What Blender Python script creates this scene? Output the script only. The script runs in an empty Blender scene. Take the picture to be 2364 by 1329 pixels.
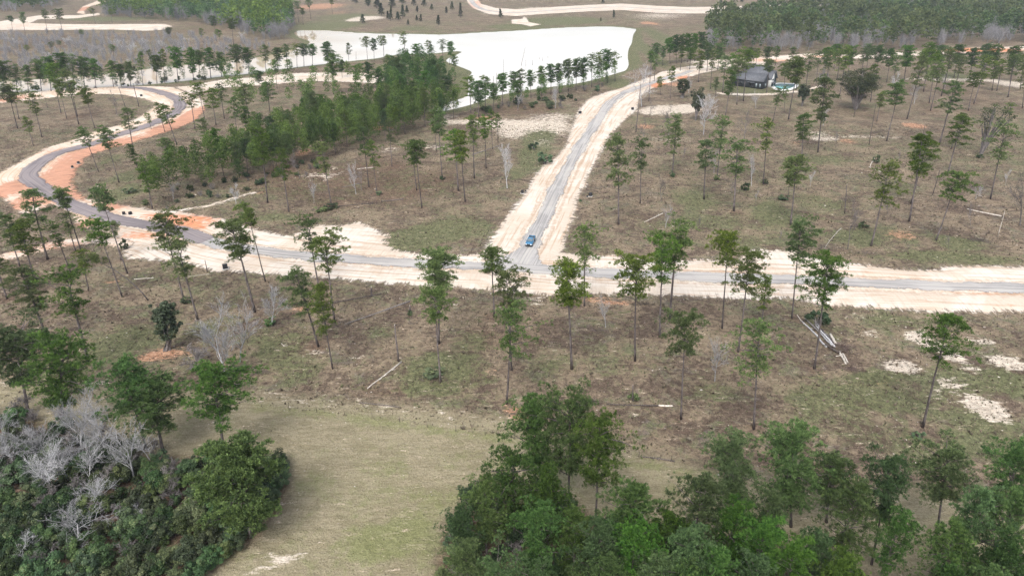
import bpy, math, random
import numpy as np
from mathutils import Matrix, Vector

SC = bpy.context.scene
COL = SC.collection
random.seed(7)
R0 = np.random.default_rng(11)

# ------------------------------------------------------------ camera, sky, sun
CAM_H = 79.0
PITCH = math.radians(26.5)
FPX, CX, CY = 1576.0, 1182.0, 664.5
CP, SP = math.cos(PITCH), math.sin(PITCH)

cam_d = bpy.data.cameras.new("camera")
cam_d.sensor_width = 36.0
cam_d.lens = 24.0
cam_d.clip_start = 0.5
cam_d.clip_end = 12000.0
cam = bpy.data.objects.new("camera", cam_d)
COL.objects.link(cam)
cam.location = (0, 0, CAM_H)
cam.rotation_euler = (math.pi / 2 - PITCH, 0, 0)
SC.camera = cam

SUN_EL, SUN_AZ = math.radians(52), math.radians(200)
world = bpy.data.worlds.new("World")
SC.world = world
world.use_nodes = True
wn, wl = world.node_tree.nodes, world.node_tree.links
wn.clear()
w_out = wn.new("ShaderNodeOutputWorld")
w_bg = wn.new("ShaderNodeBackground")
w_sky = wn.new("ShaderNodeTexSky")
w_sky.sky_type = 'NISHITA'
w_sky.sun_disc = False
w_sky.sun_elevation = SUN_EL
w_sky.sun_rotation = SUN_AZ
w_sky.air_density = 1.0
w_sky.dust_density = 4.0
w_sky.ozone_density = 1.0
w_hs = wn.new("ShaderNodeHueSaturation")      # overcast: a nearly grey sky
w_hs.inputs['Saturation'].default_value = 0.42
wl.new(w_sky.outputs[0], w_hs.inputs['Color'])
wl.new(w_hs.outputs[0], w_bg.inputs['Color'])
w_bg.inputs['Strength'].default_value = 0.15
wl.new(w_bg.outputs[0], w_out.inputs['Surface'])

sun_d = bpy.data.lights.new("sun", 'SUN')
sun_d.energy = 1.2
sun_d.angle = math.radians(28)
sun_d.color = (1.0, 0.98, 0.95)
sun = bpy.data.objects.new("sun", sun_d)
COL.objects.link(sun)
_dir = Vector((math.sin(SUN_AZ) * math.cos(SUN_EL), math.cos(SUN_AZ) * math.cos(SUN_EL), math.sin(SUN_EL)))
sun.rotation_euler = _dir.to_track_quat('Z', 'Y').to_euler()

SC.view_settings.view_transform = 'Standard'
SC.view_settings.look = 'None'
SC.view_settings.gamma = 1.0
SC.view_settings.exposure = 0.98
SC.view_settings.use_curve_mapping = False
SC.cycles.max_bounces = 5
SC.cycles.diffuse_bounces = 2
SC.cycles.glossy_bounces = 2
SC.cycles.transmission_bounces = 2
SC.cycles.volume_bounces = 0
SC.cycles.transparent_max_bounces = 12
SC.cycles.use_denoising = True
SC.cycles.denoising_prefilter = 'NONE'
SC.cycles.caustics_reflective = False
SC.cycles.caustics_refractive = False

# ------------------------------------------------------------ pixel -> place
def ray(px, py):
    u = (px - CX) / FPX
    v = (CY - py) / FPX
    return u, CP + v * SP, -SP + v * CP

def G(px, py, z=0.0):
    dx, dy, dz = ray(px, py)
    t = (z - CAM_H) / dz
    return np.array([dx * t, dy * t, z])

def GP(s, z=0.0):
    """'x y; x y; ...' in picture pixels -> ground points (n,2)"""
    out = []
    for q in s.replace('\n', ' ').split(';'):
        q = q.split()
        if len(q) == 2:
            out.append(G(float(q[0]), float(q[1]), z)[:2])
    return np.array(out)

def over(base, px, py):
    """height and x of the ray at the depth of a base point"""
    dx, dy, dz = ray(px, py)
    t = base[1] / dy
    return CAM_H + t * dz, dx * t

def metres(px, depth_y):
    return px * (depth_y * CP + CAM_H * SP) / FPX

# ------------------------------------------------------------ materials
class NT:
    def __init__(s, name):
        s.m = bpy.data.materials.new(name)
        s.m.use_nodes = True
        s.t = s.m.node_tree
        s.t.nodes.clear()
        s.out = s.t.nodes.new("ShaderNodeOutputMaterial")
    def n(s, typ, **kw):
        nd = s.t.nodes.new(typ)
        for k, v in kw.items():
            setattr(nd, k, v)
        return nd
    def l(s, a, b):
        s.t.links.new(a, b)
    def val(s, x, sock):
        if hasattr(x, 'is_output'):
            s.l(x, sock)
        elif isinstance(x, (tuple, list)):
            sock.default_value = tuple(x) + ((1.0,) if len(x) == 3 and sock.type == 'RGBA' else ())
        else:
            sock.default_value = x
    def pos(s):
        return s.n("ShaderNodeNewGeometry").outputs['Position']
    def attr(s, name):
        a = s.n("ShaderNodeAttribute")
        a.attribute_name = name
        return a.outputs['Fac']
    def map(s, vec, scale=(1, 1, 1), rot=(0, 0, 0), loc=(0, 0, 0)):
        m = s.n("ShaderNodeMapping")
        s.l(vec, m.inputs['Vector'])
        m.inputs['Scale'].default_value = scale
        m.inputs['Rotation'].default_value = rot
        m.inputs['Location'].default_value = loc
        return m.outputs[0]
    def noise(s, vec, scale, detail=4.0, rough=0.55, dist=0.0):
        nd = s.n("ShaderNodeTexNoise")
        s.l(vec, nd.inputs['Vector'])
        nd.inputs['Scale'].default_value = scale
        nd.inputs['Detail'].default_value = detail
        nd.inputs['Roughness'].default_value = rough
        nd.inputs['Distortion'].default_value = dist
        mr = s.n("ShaderNodeMapRange")           # spread the narrow noise range over 0..1
        s.l(nd.outputs['Fac'], mr.inputs['Value'])
        mr.inputs['From Min'].default_value = .27
        mr.inputs['From Max'].default_value = .73
        return mr.outputs[0]
    def math(s, op, a, b=0.0, clamp=False):
        nd = s.n("ShaderNodeMath", operation=op)
        nd.use_clamp = clamp
        s.val(a, nd.inputs[0]); s.val(b, nd.inputs[1])
        return nd.outputs[0]
    def step(s, x, lo, hi, a=0.0, b=1.0):
        nd = s.n("ShaderNodeMapRange", interpolation_type='SMOOTHSTEP')
        s.val(x, nd.inputs['Value'])
        nd.inputs['From Min'].default_value = lo
        nd.inputs['From Max'].default_value = hi
        nd.inputs['To Min'].default_value = a
        nd.inputs['To Max'].default_value = b
        return nd.outputs[0]
    def mix(s, f, a, b, mode='MIX'):
        nd = s.n("ShaderNodeMix", data_type='RGBA', blend_type=mode)
        s.val(f, nd.inputs[0]); s.val(a, nd.inputs[6]); s.val(b, nd.inputs[7])
        return nd.outputs[2]
    def bsdf(s, col, rough=0.9, spec=0.2, normal=None, **kw):
        b = s.n("ShaderNodeBsdfPrincipled")
        s.val(col, b.inputs['Base Color'])
        s.val(rough, b.inputs['Roughness'])
        b.inputs['Specular IOR Level'].default_value = spec
        for k, v in kw.items():
            s.val(v, b.inputs[k.replace('_', ' ')])
        if normal is not None:
            s.l(normal, b.inputs['Normal'])
        return b.outputs[0]
    def bump(s, h, strength=0.5, dist=0.2):
        b = s.n("ShaderNodeBump")
        b.inputs['Strength'].default_value = strength
        b.inputs['Distance'].default_value = dist
        s.l(h, b.inputs['Height'])
        return b.outputs[0]
    def done(s, sh, alpha=None):
        if alpha is not None:
            tr = s.n("ShaderNodeBsdfTransparent")
            mx = s.n("ShaderNodeMixShader")
            s.val(alpha, mx.inputs[0])
            s.l(tr.outputs[0], mx.inputs[1]); s.l(sh, mx.inputs[2])
            sh = mx.outputs[0]
        s.l(sh, s.out.inputs['Surface'])
        return s.m

def plain(name, col, rough=0.7, spec=0.3, var=0.0, scale=3.0, **kw):
    t = NT(name)
    c = col
    if var:
        f = t.noise(t.n("ShaderNodeTexCoord").outputs['Object'], scale, 3)
        c = t.mix(t.step(f, .3, .7), tuple(x * (1 - var) for x in col), tuple(min(1, x * (1 + var)) for x in col))
    return t.done(t.bsdf(c, rough, spec, **kw))

def ground_mat():
    t = NT("ground_dry_grass")
    p = t.pos()
    big = t.noise(p, .016, 3, .6)
    mid = t.noise(t.map(p, (1, 1.25, 1)), .075, 5, .65, .8)
    mid2 = t.noise(t.map(p, (1, 1, 1), loc=(60, 13, 5)), .16, 5, .68, .6)
    fine = t.noise(t.map(p, (1, 1, 1), (0, 0, .3)), .62, 5, .72, .7)
    fin2 = t.noise(t.map(p, (1, 1, 1), (0, 0, -.5), (31, 7, 2)), 1.1, 4, .7, .5)
    strk = t.noise(t.map(p, (.32, 1.5, 1), (0, 0, .12)), .8, 4, .7, .6)
    tiny = t.noise(p, 3.4, 3, .7)
    sub = lambda x, k: t.math('MULTIPLY', t.math('SUBTRACT', x, .5), k)
    add = lambda *a: a[0] if len(a) == 1 else t.math('ADD', a[0], add(*a[1:]))
    straw, brown, grey = (.236, .184, .130), (.120, .087, .067), (.184, .153, .135)
    c = t.mix(t.step(add(mid, sub(fine, .5)), .25, .75), brown, straw)
    c = t.mix(t.step(add(mid2, sub(fin2, .4)), .55, .85, 0, .8), c, grey)
    lf = add(t.attr('litter_shade'), sub(mid2, .8), sub(fine, .5))
    c = t.mix(t.step(lf, .15, .9, 0, .9), c, t.mix(fin2, (.115, .072, .052), (.165, .112, .08)))
    # green weeds and grass
    gf = add(t.attr('green'), sub(big, .4), sub(mid2, .7), sub(fine, .75), .11)
    gcol = t.mix(fin2, (.082, .096, .045), (.15, .162, .078))
    c = t.mix(t.step(gf, .0, .55, 0, .85), c, gcol)
    # mown field
    mf = t.attr('mown')
    mow = t.noise(t.map(p, (.3, 1.3, 1), (0, 0, -.12)), .8, 4, .7, .9)
    mcol = t.mix(t.step(add(mow, sub(mid, .5)), .2, .8), (.225, .196, .124), (.30, .262, .178))
    mcol = t.mix(t.step(add(gf, -.04), .0, .7, 0, .6), mcol, t.mix(fin2, (.125, .15, .045), (.20, .225, .085)))
    c = t.mix(t.math('MULTIPLY', mf, .9), c, mcol)
    # dark weeds, twigs, pale straw
    keep = t.math('SUBTRACT', 1.0, t.math('MULTIPLY', mf, .72))
    dk = t.math('MULTIPLY', t.step(add(fine, sub(tiny, .35)), .66, .86), keep)
    c = t.mix(t.math('MULTIPLY', dk, .62), c, t.mix(t.step(mid2, .3, .7), (.062, .048, .036), (.058, .066, .028)))
    c = t.mix(t.step(add(strk, sub(tiny, .4)), .66, .95, 0, .5), c, (.40, .335, .25))
    # clay, pale sand
    nz = add(sub(fine, .75), sub(strk, 1.0), sub(tiny, .3))
    cf = add(t.attr('clay'), nz)
    c = t.mix(t.step(cf, .35, .85, 0, .9), c, t.mix(fin2, (.36, .17, .10), (.48, .30, .20)))
    sf = add(t.attr('sand'), nz)
    c = t.mix(t.step(sf, .35, .8, 0, .95), c, t.mix(strk, (.45, .375, .30), (.66, .59, .51)))
    c = t.mix(t.step(tiny, .1, .5, .42, 0), c, (.035, .028, .02))
    c = t.mix(t.step(tiny, .6, 1.0, 0, .28), c, (.5, .44, .35))
    # mottling of clumps and bare bits
    mot = add(t.math('MULTIPLY', fine, .55), t.math('MULTIPLY', fin2, .45))
    lite = t.step(mot, .28, .72)
    kk = t.mix(mf, t.mix(lite, (.68, .68, .66), (1.20, 1.19, 1.17)), t.mix(lite, (.9, .91, .88), (1.07, 1.06, 1.06)))
    c = t.mix(1.0, c, kk, 'MULTIPLY')
    h = add(fine, fin2, t.math('MULTIPLY', tiny, .4))
    return t.done(t.bsdf(c, .95, .1, t.bump(h, .7, .3)))

def sand_mat(name, c1, c2, clay=(.50, .20, .10)):
    t = NT(name)
    p = t.pos()
    al, la = t.attr('along'), t.attr('lat')
    cv = t.n("ShaderNodeCombineXYZ")
    t.l(al, cv.inputs[0]); t.l(la, cv.inputs[1])
    rib = t.noise(t.map(cv.outputs[0], (1.3, .12, 1)), 1.0, 4, .65, .3)
    lon = t.noise(t.map(cv.outputs[0], (.035, .9, 1)), 1.0, 4, .65, .4)
    n1 = t.noise(p, .07, 4, .6, .5)
    n2 = t.noise(p, .5, 5, .65, .4)
    n3 = t.noise(p, 2.6, 4, .7)
    c = t.mix(t.step(n1, .35, .65), c1, c2)
    c = t.mix(t.step(lon, .54, .68, 0, .6), c, tuple(x * y for x, y in zip(c1, (.72, .6, .5))))
    c = t.mix(t.step(rib, .1, .6, .3, 0), c, tuple(x * y for x, y in zip(c1, (.66, .58, .52))))
    kf = t.math('ADD', t.attr('clay'), t.math('ADD', t.math('MULTIPLY', t.math('SUBTRACT', n2, .5), .8), t.math('MULTIPLY', t.math('SUBTRACT', lon, .5), .5)))
    kc = t.mix(t.step(rib, .35, .65), tuple(x * .86 for x in clay), tuple(min(1, x * 1.2) for x in clay))
    c = t.mix(t.step(kf, .15, .85, 0, .95), c, kc)
    # ditch lines beside the gravel: a darker orange-brown
    df = t.math('ADD', t.attr('ditch'), t.math('MULTIPLY', t.math('SUBTRACT', n2, .5), 1.2))
    c = t.mix(t.step(df, .35, 1.0, 0, .55), c, (.36, .245, .165))
    c = t.mix(t.step(n3, .1, .6, .14, 0), c, (.30, .22, .16))
    e = t.math('ADD', t.attr('ed'), t.math('ADD', t.math('MULTIPLY', t.math('SUBTRACT', n2, .5), 3.0), t.math('MULTIPLY', t.math('SUBTRACT', rib, .5), 2.6)))
    al = t.step(e, -.5, 1.5)
    h = t.math('ADD', t.math('ADD', rib, n2), t.math('MULTIPLY', n3, .4))
    return t.done(t.bsdf(c, .95, .1, t.bump(h, .5, .25)), al)

def gravel_mat(name, c1, c2):
    t = NT(name)
    p = t.pos()
    al, la = t.attr('along'), t.attr('lat')
    cv = t.n("ShaderNodeCombineXYZ")
    t.l(al, cv.inputs[0]); t.l(la, cv.inputs[1])
    trk = t.noise(t.map(cv.outputs[0], (.03, 1.5, 1)), 1.0, 4, .6, .5)
    n1 = t.noise(p, .09, 4, .6)
    n2 = t.noise(p, .9, 5, .7)
    n3 = t.noise(p, 6.0, 3, .7)
    c = t.mix(t.step(n1, .35, .65), c1, c2)
    c = t.mix(t.step(trk, .45, .75, 0, .6), c, tuple(x * y for x, y in zip(c2, (1.22, 1.17, 1.08))))
    c = t.mix(t.step(trk, .5, .25, 0, .6), c, tuple(x * .6 for x in c1))
    c = t.mix(t.step(n3, .1, .6, .2, 0), c, tuple(x * .6 for x in c1))
    e = t.math('ADD', t.attr('ed'), t.math('ADD', t.math('MULTIPLY', t.math('SUBTRACT', n2, .5), 1.5), t.math('MULTIPLY', t.math('SUBTRACT', n1, .5), 2.2)))
    h = t.math('ADD', trk, t.math('MULTIPLY', n3, .5))
    return t.done(t.bsdf(c, .9, .2, t.bump(h, .4, .12)), t.step(e, -.05, .4))

def foliage_mat(name, c_dark, c_light, c_odd, rough=.65, transl=.2, odd=.12, vlo=.72, vhi=1.3, hue=.025):
    """leaf colour differs from plant to plant and from tuft to tuft"""
    t = NT(name)
    oi = t.n("ShaderNodeObjectInfo").outputs['Random']
    tv = t.attr('tv')
    c = t.mix(tv, c_dark, c_light)
    hs = t.n("ShaderNodeHueSaturation")
    t.l(c, hs.inputs['Color'])
    t.l(t.step(oi, 0, 1, .5 - hue, .5 + hue), hs.inputs['Hue'])
    o2 = t.math('FRACT', t.math('MULTIPLY', oi, 7.31))
    t.l(t.step(o2, 0, 1, vlo, vhi), hs.inputs['Value'])
    o3 = t.math('FRACT', t.math('MULTIPLY', oi, 13.7))
    t.l(t.step(o3, 0, 1, .8, 1.12), hs.inputs['Saturation'])
    c = t.mix(t.math('MULTIPLY', t.step(tv, 1 - odd, 1 - odd * .6), .7), hs.outputs[0], c_odd)
    b = t.bsdf(c, rough, .25)
    if transl:
        tl = t.n("ShaderNodeBsdfTranslucent")
        t.val(c, tl.inputs[0])
        mx = t.n("ShaderNodeMixShader")
        mx.inputs[0].default_value = transl
        t.l(b, mx.inputs[1]); t.l(tl.outputs[0], mx.inputs[2])
        b = mx.outputs[0]
    return t.done(b)

def bark_mat(name, a, b, vary=.25):
    t = NT(name)
    p = t.n("ShaderNodeTexCoord").outputs['Object']
    f = t.noise(t.map(p, (5, 5, .9)), 1.0, 4, .7)
    c = t.mix(t.step(f, .3, .7), a, b)
    hs = t.n("ShaderNodeHueSaturation")
    t.l(c, hs.inputs['Color'])
    t.l(t.step(t.n("ShaderNodeObjectInfo").outputs['Random'], 0, 1, 1 - vary, 1 + vary), hs.inputs['Value'])
    return t.done(t.bsdf(hs.outputs[0], .9, .15, t.bump(f, .5, .03)))

def water_mat():
    t = NT("muddy_water")
    p = t.pos()
    f = t.noise(p, .012, 3, .5)
    c = t.mix(f, (.50, .455, .39), (.58, .54, .48))
    sx = t.n("ShaderNodeSeparateXYZ")
    t.l(p, sx.inputs[0])
    c = t.mix(t.step(t.math('ADD', sx.outputs[0], t.math('MULTIPLY', f, 60.0)), -190, -60), (.44, .34, .235), c)   # silt at the shallow head
    return t.done(t.bsdf(c, .03, .5, IOR=1.33))

M = {}
M['ground'] = ground_mat()
M['sand'] = sand_mat("sand_pale", (.525, .45, .37), (.59, .535, .468))
M['sand_clay'] = sand_mat("sand_over_clay", (.55, .44, .34), (.60, .52, .44), (.42, .215, .14))
M['gravel'] = gravel_mat("gravel_grey", (.295, .284, .276), (.365, .352, .34))
M['gravel_dark'] = gravel_mat("gravel_purple_grey", (.165, .145, .15), (.215, .19, .195))
M['pine'] = foliage_mat("pine_needles", (.040, .074, .016), (.175, .248, .058), (.24, .19, .06), .6, .36, .04, .76, 1.28, .018)
M['pine_dense'] = foliage_mat("pine_needles_deep", (.026, .060, .015), (.140, .230, .058), (.18, .20, .06), .6, .34, .03, .74, 1.28, .018)
M['pine_bright'] = foliage_mat("pine_needles_bright", (.03, .062, .012), (.165, .25, .045), (.2, .24, .05), .6, .36, .03, 1.05, 1.15, .006)
M['leaf'] = foliage_mat("evergreen_leaves", (.022, .042, .016), (.102, .148, .058), (.18, .20, .09), .55, .2, .12, .6, 1.45, .035)
M['leaf_oak'] = foliage_mat("oak_leaves", (.024, .038, .018), (.07, .09, .035), (.12, .11, .05), .55, .1, .1)
M["grass"] = foliage_mat("grass_blades", (.07, .062, .034), (.20, .165, .105), (.075, .10, .035), .8, .2, .3)
M['twig_brown'] = foliage_mat("dead_brush", (.07, .052, .042), (.19, .155, .13), (.3, .26, .22), .9, 0, .15)
M['bark'] = bark_mat("pine_bark", (.066, .056, .054), (.155, .132, .128))
M['bark_pale'] = bark_mat("pale_bark", (.30, .295, .30), (.46, .455, .465), .25)
M['bark_far'] = bark_mat("far_grey_bark", (.17, .165, .17), (.30, .295, .305))
M['bark_grey'] = bark_mat("grey_bark", (.11, .098, .095), (.22, .20, .195))
M['dead_wood'] = bark_mat("dead_wood", (.36, .32, .27), (.62, .57, .51), .2)
M['dark_wood'] = bark_mat("wet_dark_wood", (.06, .05, .045), (.16, .135, .12))
M['water'] = water_mat()

# ------------------------------------------------------------ mesh helpers
def mesh_from(name, verts, faces, mat=None, attrs=None, smooth=False):
    """verts (n,3); faces: list of index arrays (m,k)"""
    me = bpy.data.meshes.new(name)
    verts = np.asarray(verts, dtype=np.float32)
    faces = [np.asarray(f, dtype=np.int32) for f in faces if len(f)]
    nl = sum(f.size for f in faces)
    npoly = sum(len(f) for f in faces)
    me.vertices.add(len(verts))
    me.vertices.foreach_set("co", verts.ravel())
    me.loops.add(nl)
    me.polygons.add(npoly)
    me.loops.foreach_set("vertex_index", np.concatenate([f.ravel() for f in faces]))
    starts, o = [], 0
    for f in faces:
        starts.append(o + np.arange(len(f)) * f.shape[1])
        o += f.size
    me.polygons.foreach_set("loop_start", np.concatenate(starts).astype(np.int32))
    if smooth:
        me.polygons.foreach_set("use_smooth", np.ones(npoly, dtype=bool))
    me.update(calc_edges=True)
    for k, v in (attrs or {}).items():
        a = me.attributes.new(k, 'FLOAT', 'POINT')
        a.data.foreach_set("value", np.asarray(v, dtype=np.float32).ravel())
    if mat is not None:
        me.materials.append(mat)
    return me

class MB:
    """collects pieces of one part"""
    def __init__(s):
        s.v, s.f, s.tv, s.n = [], [], [], 0
    def add(s, v, faces, tv=.5):
        v = np.asarray(v, dtype=np.float32).reshape(-1, 3)
        s.v.append(v)
        for f in faces:
            f = np.asarray(f, dtype=np.int32)
            if len(f):
                s.f.append(f + s.n)
        s.tv.append(np.full(len(v), tv, dtype=np.float32) if np.isscalar(tv) else np.asarray(tv, dtype=np.float32))
        s.n += len(v)
    def tube(s, pts, rad, sides=5, cap=True, tv=.5):
        pts = np.asarray(pts, dtype=float)
        rad = np.asarray(rad, dtype=float)
        k = len(pts)
        tan = np.gradient(pts, axis=0)
        tan /= np.linalg.norm(tan, axis=1)[:, None] + 1e-9
        ref = np.where(np.abs(tan[:, 2:3]) > .9, np.array([[1., 0, 0]]), np.array([[0, 0, 1.]]))
        a = np.cross(tan, ref); a /= np.linalg.norm(a, axis=1)[:, None] + 1e-9
        b = np.cross(tan, a)
        th = np.arange(sides) * 2 * np.pi / sides
        ring = (a[:, None, :] * np.cos(th)[None, :, None] + b[:, None, :] * np.sin(th)[None, :, None]) * rad[:, None, None] + pts[:, None, :]
        v = ring.reshape(-1, 3)
        i = np.arange(k - 1)[:, None] * sides
        j = np.arange(sides)[None, :]
        j2 = (j + 1) % sides
        q = np.stack([i + j, i + j2, i + sides + j2, i + sides + j], -1).reshape(-1, 4)
        fs = [q]
        if cap:
            fs.append(np.array([np.arange(sides)[::-1], (k - 1) * sides + np.arange(sides)]))
        s.add(v, fs, tv)
    def box(s, c, size, rz=0.0, taper=1.0, tv=.5):
        x, y, z = [q / 2 for q in size]
        v = np.array([[-x, -y, -z], [x, -y, -z], [x, y, -z], [-x, y, -z],
                      [-x * taper, -y * taper, z], [x * taper, -y * taper, z], [x * taper, y * taper, z], [-x * taper, y * taper, z]])
        cs, sn = math.cos(rz), math.sin(rz)
        v = np.stack([v[:, 0] * cs - v[:, 1] * sn, v[:, 0] * sn + v[:, 1] * cs, v[:, 2]], -1) + np.asarray(c)
        s.add(v, [np.array([[3, 2, 1, 0], [4, 5, 6, 7], [0, 1, 5, 4], [1, 2, 6, 5], [2, 3, 7, 6], [3, 0, 4, 7]])], tv)
    def prism(s, prof, axis_len, tv=.5):
        """profile in (x,z), extruded along y, centred"""
        prof = np.asarray(prof, dtype=float)
        n = len(prof)
        v = np.concatenate([np.stack([prof[:, 0], np.full(n, -axis_len / 2), prof[:, 1]], -1),
                            np.stack([prof[:, 0], np.full(n, axis_len / 2), prof[:, 1]], -1)])
        i = np.arange(n); j = (i + 1) % n
        s.add(v, [np.stack([i, j, j + n, i + n], -1), np.array([i[::-1], i + n])], tv)
    def mesh(s, name, mat, smooth=False):
        return mesh_from(name, np.concatenate(s.v), s.f, mat, {'tv': np.concatenate(s.tv)}, smooth)

def link(name, me, parent=None):
    o = bpy.data.objects.new(name, me)
    COL.objects.link(o)
    if parent is not None:
        o.parent = parent
    return o

def tag(o, label=None, cat=None, group=None, kind=None):
    if label: o['label'] = label
    if cat: o['category'] = cat
    if group: o['group'] = group
    if kind: o['kind'] = kind
    return o

def empty(name, loc, rz=0.0, ry=0.0, scale=(1, 1, 1)):
    o = bpy.data.objects.new(name, None)
    o.empty_display_size = .5
    COL.objects.link(o)
    o.location = loc
    o.rotation_mode = 'ZYX'
    o.rotation_euler = (0, ry, rz)
    o.scale = scale
    return o

ORD = ['zeroth', 'first', 'second', 'third', 'fourth', 'fifth', 'sixth', 'seventh', 'eighth', 'ninth', 'tenth', 'eleventh', 'twelfth',
       'thirteenth', 'fourteenth', 'fifteenth', 'sixteenth', 'seventeenth', 'eighteenth', 'nineteenth', 'twentieth']
for t_ in ('twenty', 'thirty', 'forty'):
    ORD += [t_ + '-' + ORD[k] for k in range(1, 10)]
    ORD.append({'twenty': 'thirtieth', 'thirty': 'fortieth', 'forty': 'fiftieth'}[t_])

# ------------------------------------------------------------ plane geometry
def seg_dist(P, L, closed=False):
    """distance of points P (n,2) to polyline L, with arc length and side of the nearest point"""
    L = np.asarray(L)
    if closed:
        L = np.vstack([L, L[:1]])
    best = np.full(len(P), 1e9); arc = np.zeros(len(P)); side = np.zeros(len(P))
    s0 = 0.0
    for a, b in zip(L[:-1], L[1:]):
        d = b - a
        ln = math.hypot(*d) + 1e-9
        t = np.clip(((P - a) @ d) / ln ** 2, 0, 1)
        q = P - (a + t[:, None] * d)
        r = np.hypot(q[:, 0], q[:, 1])
        m = r < best
        best[m] = r[m]; arc[m] = s0 + t[m] * ln
        side[m] = np.sign(d[0] * q[m, 1] - d[1] * q[m, 0])
        s0 += ln
    return best, arc, side

def inside(P, L):
    x, y = P[:, 0], P[:, 1]
    r = np.zeros(len(P), dtype=bool)
    n = len(L)
    for i in range(n):
        x1, y1 = L[i]; x2, y2 = L[(i + 1) % n]
        if y1 == y2:
            continue
        c = ((y1 > y) != (y2 > y)) & (x < (x2 - x1) * (y - y1) / (y2 - y1) + x1)
        r ^= c
    return r

def sdf(P, L):
    """positive inside"""
    d = seg_dist(P, L, True)[0]
    return np.where(inside(P, L), d, -d)

def smooth_line(L, step=1.5):
    """Catmull-Rom through the points, resampled"""
    L = np.asarray(L)
    Q = np.vstack([2 * L[0] - L[1], L, 2 * L[-1] - L[-2]])
    out = []
    for i in range(1, len(Q) - 2):
        p0, p1, p2, p3 = Q[i - 1], Q[i], Q[i + 1], Q[i + 2]
        n = max(2, int(np.linalg.norm(p2 - p1) / step))
        t = np.linspace(0, 1, n, endpoint=False)[:, None]
        out.append(.5 * (2 * p1 + (p2 - p0) * t + (2 * p0 - 5 * p1 + 4 * p2 - p3) * t ** 2 + (3 * p1 - p0 - 3 * p2 + p3) * t ** 3))
    out.append(L[-1:])
    return np.vstack(out)

def sstep(x, a, b):
    t = np.clip((x - a) / (b - a), 0, 1)
    return t * t * (3 - 2 * t)

# ------------------------------------------------------------ outlines read off the photograph
POND = GP("""687 70;760 71;830 76;900 78;970 79;1040 79;1110 75;1190 71;1250 67;1300 64;1360 62;1420 62;1460 66;1470 69;1463 80;1462 98;
1455 112;1453 130;1457 150;1450 162;1428 167;1385 180;1330 192;1270 200;1200 210;1140 222;1095 238;1050 250;1004 258;1010 248;1045 232;1076 222;1082 200;
1081 178;1088 165;1056 151;1030 139;1058 124;1066 119;1045 118;999 123;948 124;897 128;871 134;795 142;718 151;641 160;590 168;
512 176;409 188;345 194;200 204;100 209;33 211;-60 217;-60 196;33 186;120 180;230 172;317 162;384 153;486 145;537 139;600 131;641 123;705 104;714 95;690 86;680 75""")
POND = smooth_line(np.vstack([POND, POND[:1]]), 4.0)[:-1]
DAM = GP("1500 60;1490 90;1482 120;1485 150;1475 172")

ROAD_A = GP("2700 690;2364 668;2200 664;2000 656;1800 648;1600 641;1400 633;1300 628;1215 622;1150 618;1000 612;900 607;800 600;700 593;620 584;540 572;470 555;420 536;345 523;269 509;205 489;153 468;107 443;77 421;64 407;79 389;107 368;153 350;192 339;230 329;294 307;340 292;371 278;399 264;416 248;408 231;379 217;333 206;281 203")
ROAD_B = GP("1197 612;1213 585;1228 560;1262 490;1290 430;1320 375;1345 331;1370 295;1400 250;1426 226;1456 210;1500 195;1538 183;1579 171;1620 158;1700 146;1780 136;1866 129;1979 131;2100 124;2250 116;2420 113")
ROAD_A = smooth_line(ROAD_A, 2.0)
ROAD_B = smooth_line(ROAD_B, 2.0)

VERGE_A = GP("""1112 586;999 589;923 579;893 566;898 543;864 527;828 510;795 520;736 519;700 530;674 545;630 536;590 528;530 508;486 500;440 492;415 489;486 478;588 446;586 442;480 472;400 486;330 490;281 494;
256 500;256 545;300 560;280 585;300 600;358 602;448 611;486 628;522 626;600 634;743 643;846 651;999 664;1130 671;1231 680;1270 684;1354 678;1487 683;1564 685;1743 693;1815 689;1892 704;1994 712;2071 716;2173 724;2364 721;2640 735;
2640 640;2364 615;2276 613;2173 614;2161 624;2084 622;2020 614;1943 605;1897 599;1861 591;1836 578;1764 576;1733 578;1715 590;1700 600;1620 599;1560 600;1500 600;1450 597;1425 590;1392 591;1350 590;1300 580""")
VERGE_B = GP("""1112 586;1127 555;1153 519;1190 470;1212 445;1228 412;1250 385;1280 365;1303 340;1323 284;1333 256;1354 230;1392 215;1436 203;1474 187;1520 168;1564 157;1620 149;1625 168;1602 176;1564 186;1502 207;1482 223;1469 256;1443 279;1410 312;1395 340;1385 360;1372 385;1362 402;1352 430;1340 448;1335 463;1334 485;1325 510;1308 540;1306 560;1300 592;1300 640;1112 640""")
VERGE_B2 = GP("1610 152;1640 146;1720 135;1866 124;1979 127;2100 120;2250 110;2420 106;2420 120;2250 122;2100 130;1979 136;1866 135;1760 147;1680 158;1610 172")
VERGE_L = GP("""110 340;179 320;230 299;281 288;320 271;350 251;356 238;333 229;281 219;205 217;102 228;0 239;-80 248;-80 238;0 230;51 217;128 207;230 201;333 199;399 201;458 223;473 238;473 256;453 277;409 298;333 321;302 331;230 351;200 364;179 390;166 422;179 443;205 460;256 468;330 481;400 490;
440 520;440 560;330 560;256 545;184 522;154 496;113 474;60 500;33 484;0 455;-60 430;-60 425;0 398;26 384;77 357""")
SPUR = GP("399 201;435 199;512 184;600 178;667 170;769 167;850 170;884 178;890 186;870 194;800 190;720 188;667 192;600 198;512 203;440 216")
TRACK = GP("330 560;256 545;205 547;153 552;77 568;0 588;-80 604;-80 618;0 604;77 588;153 572;215 563;280 575")
FAR_L = GP("-80 70;0 70;128 70;256 69;340 72;380 69;399 61;380 56;300 56;256 57;128 56;70 54;90 45;179 43;232 35;230 30;179 36;90 36;0 50;-80 55")
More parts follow.
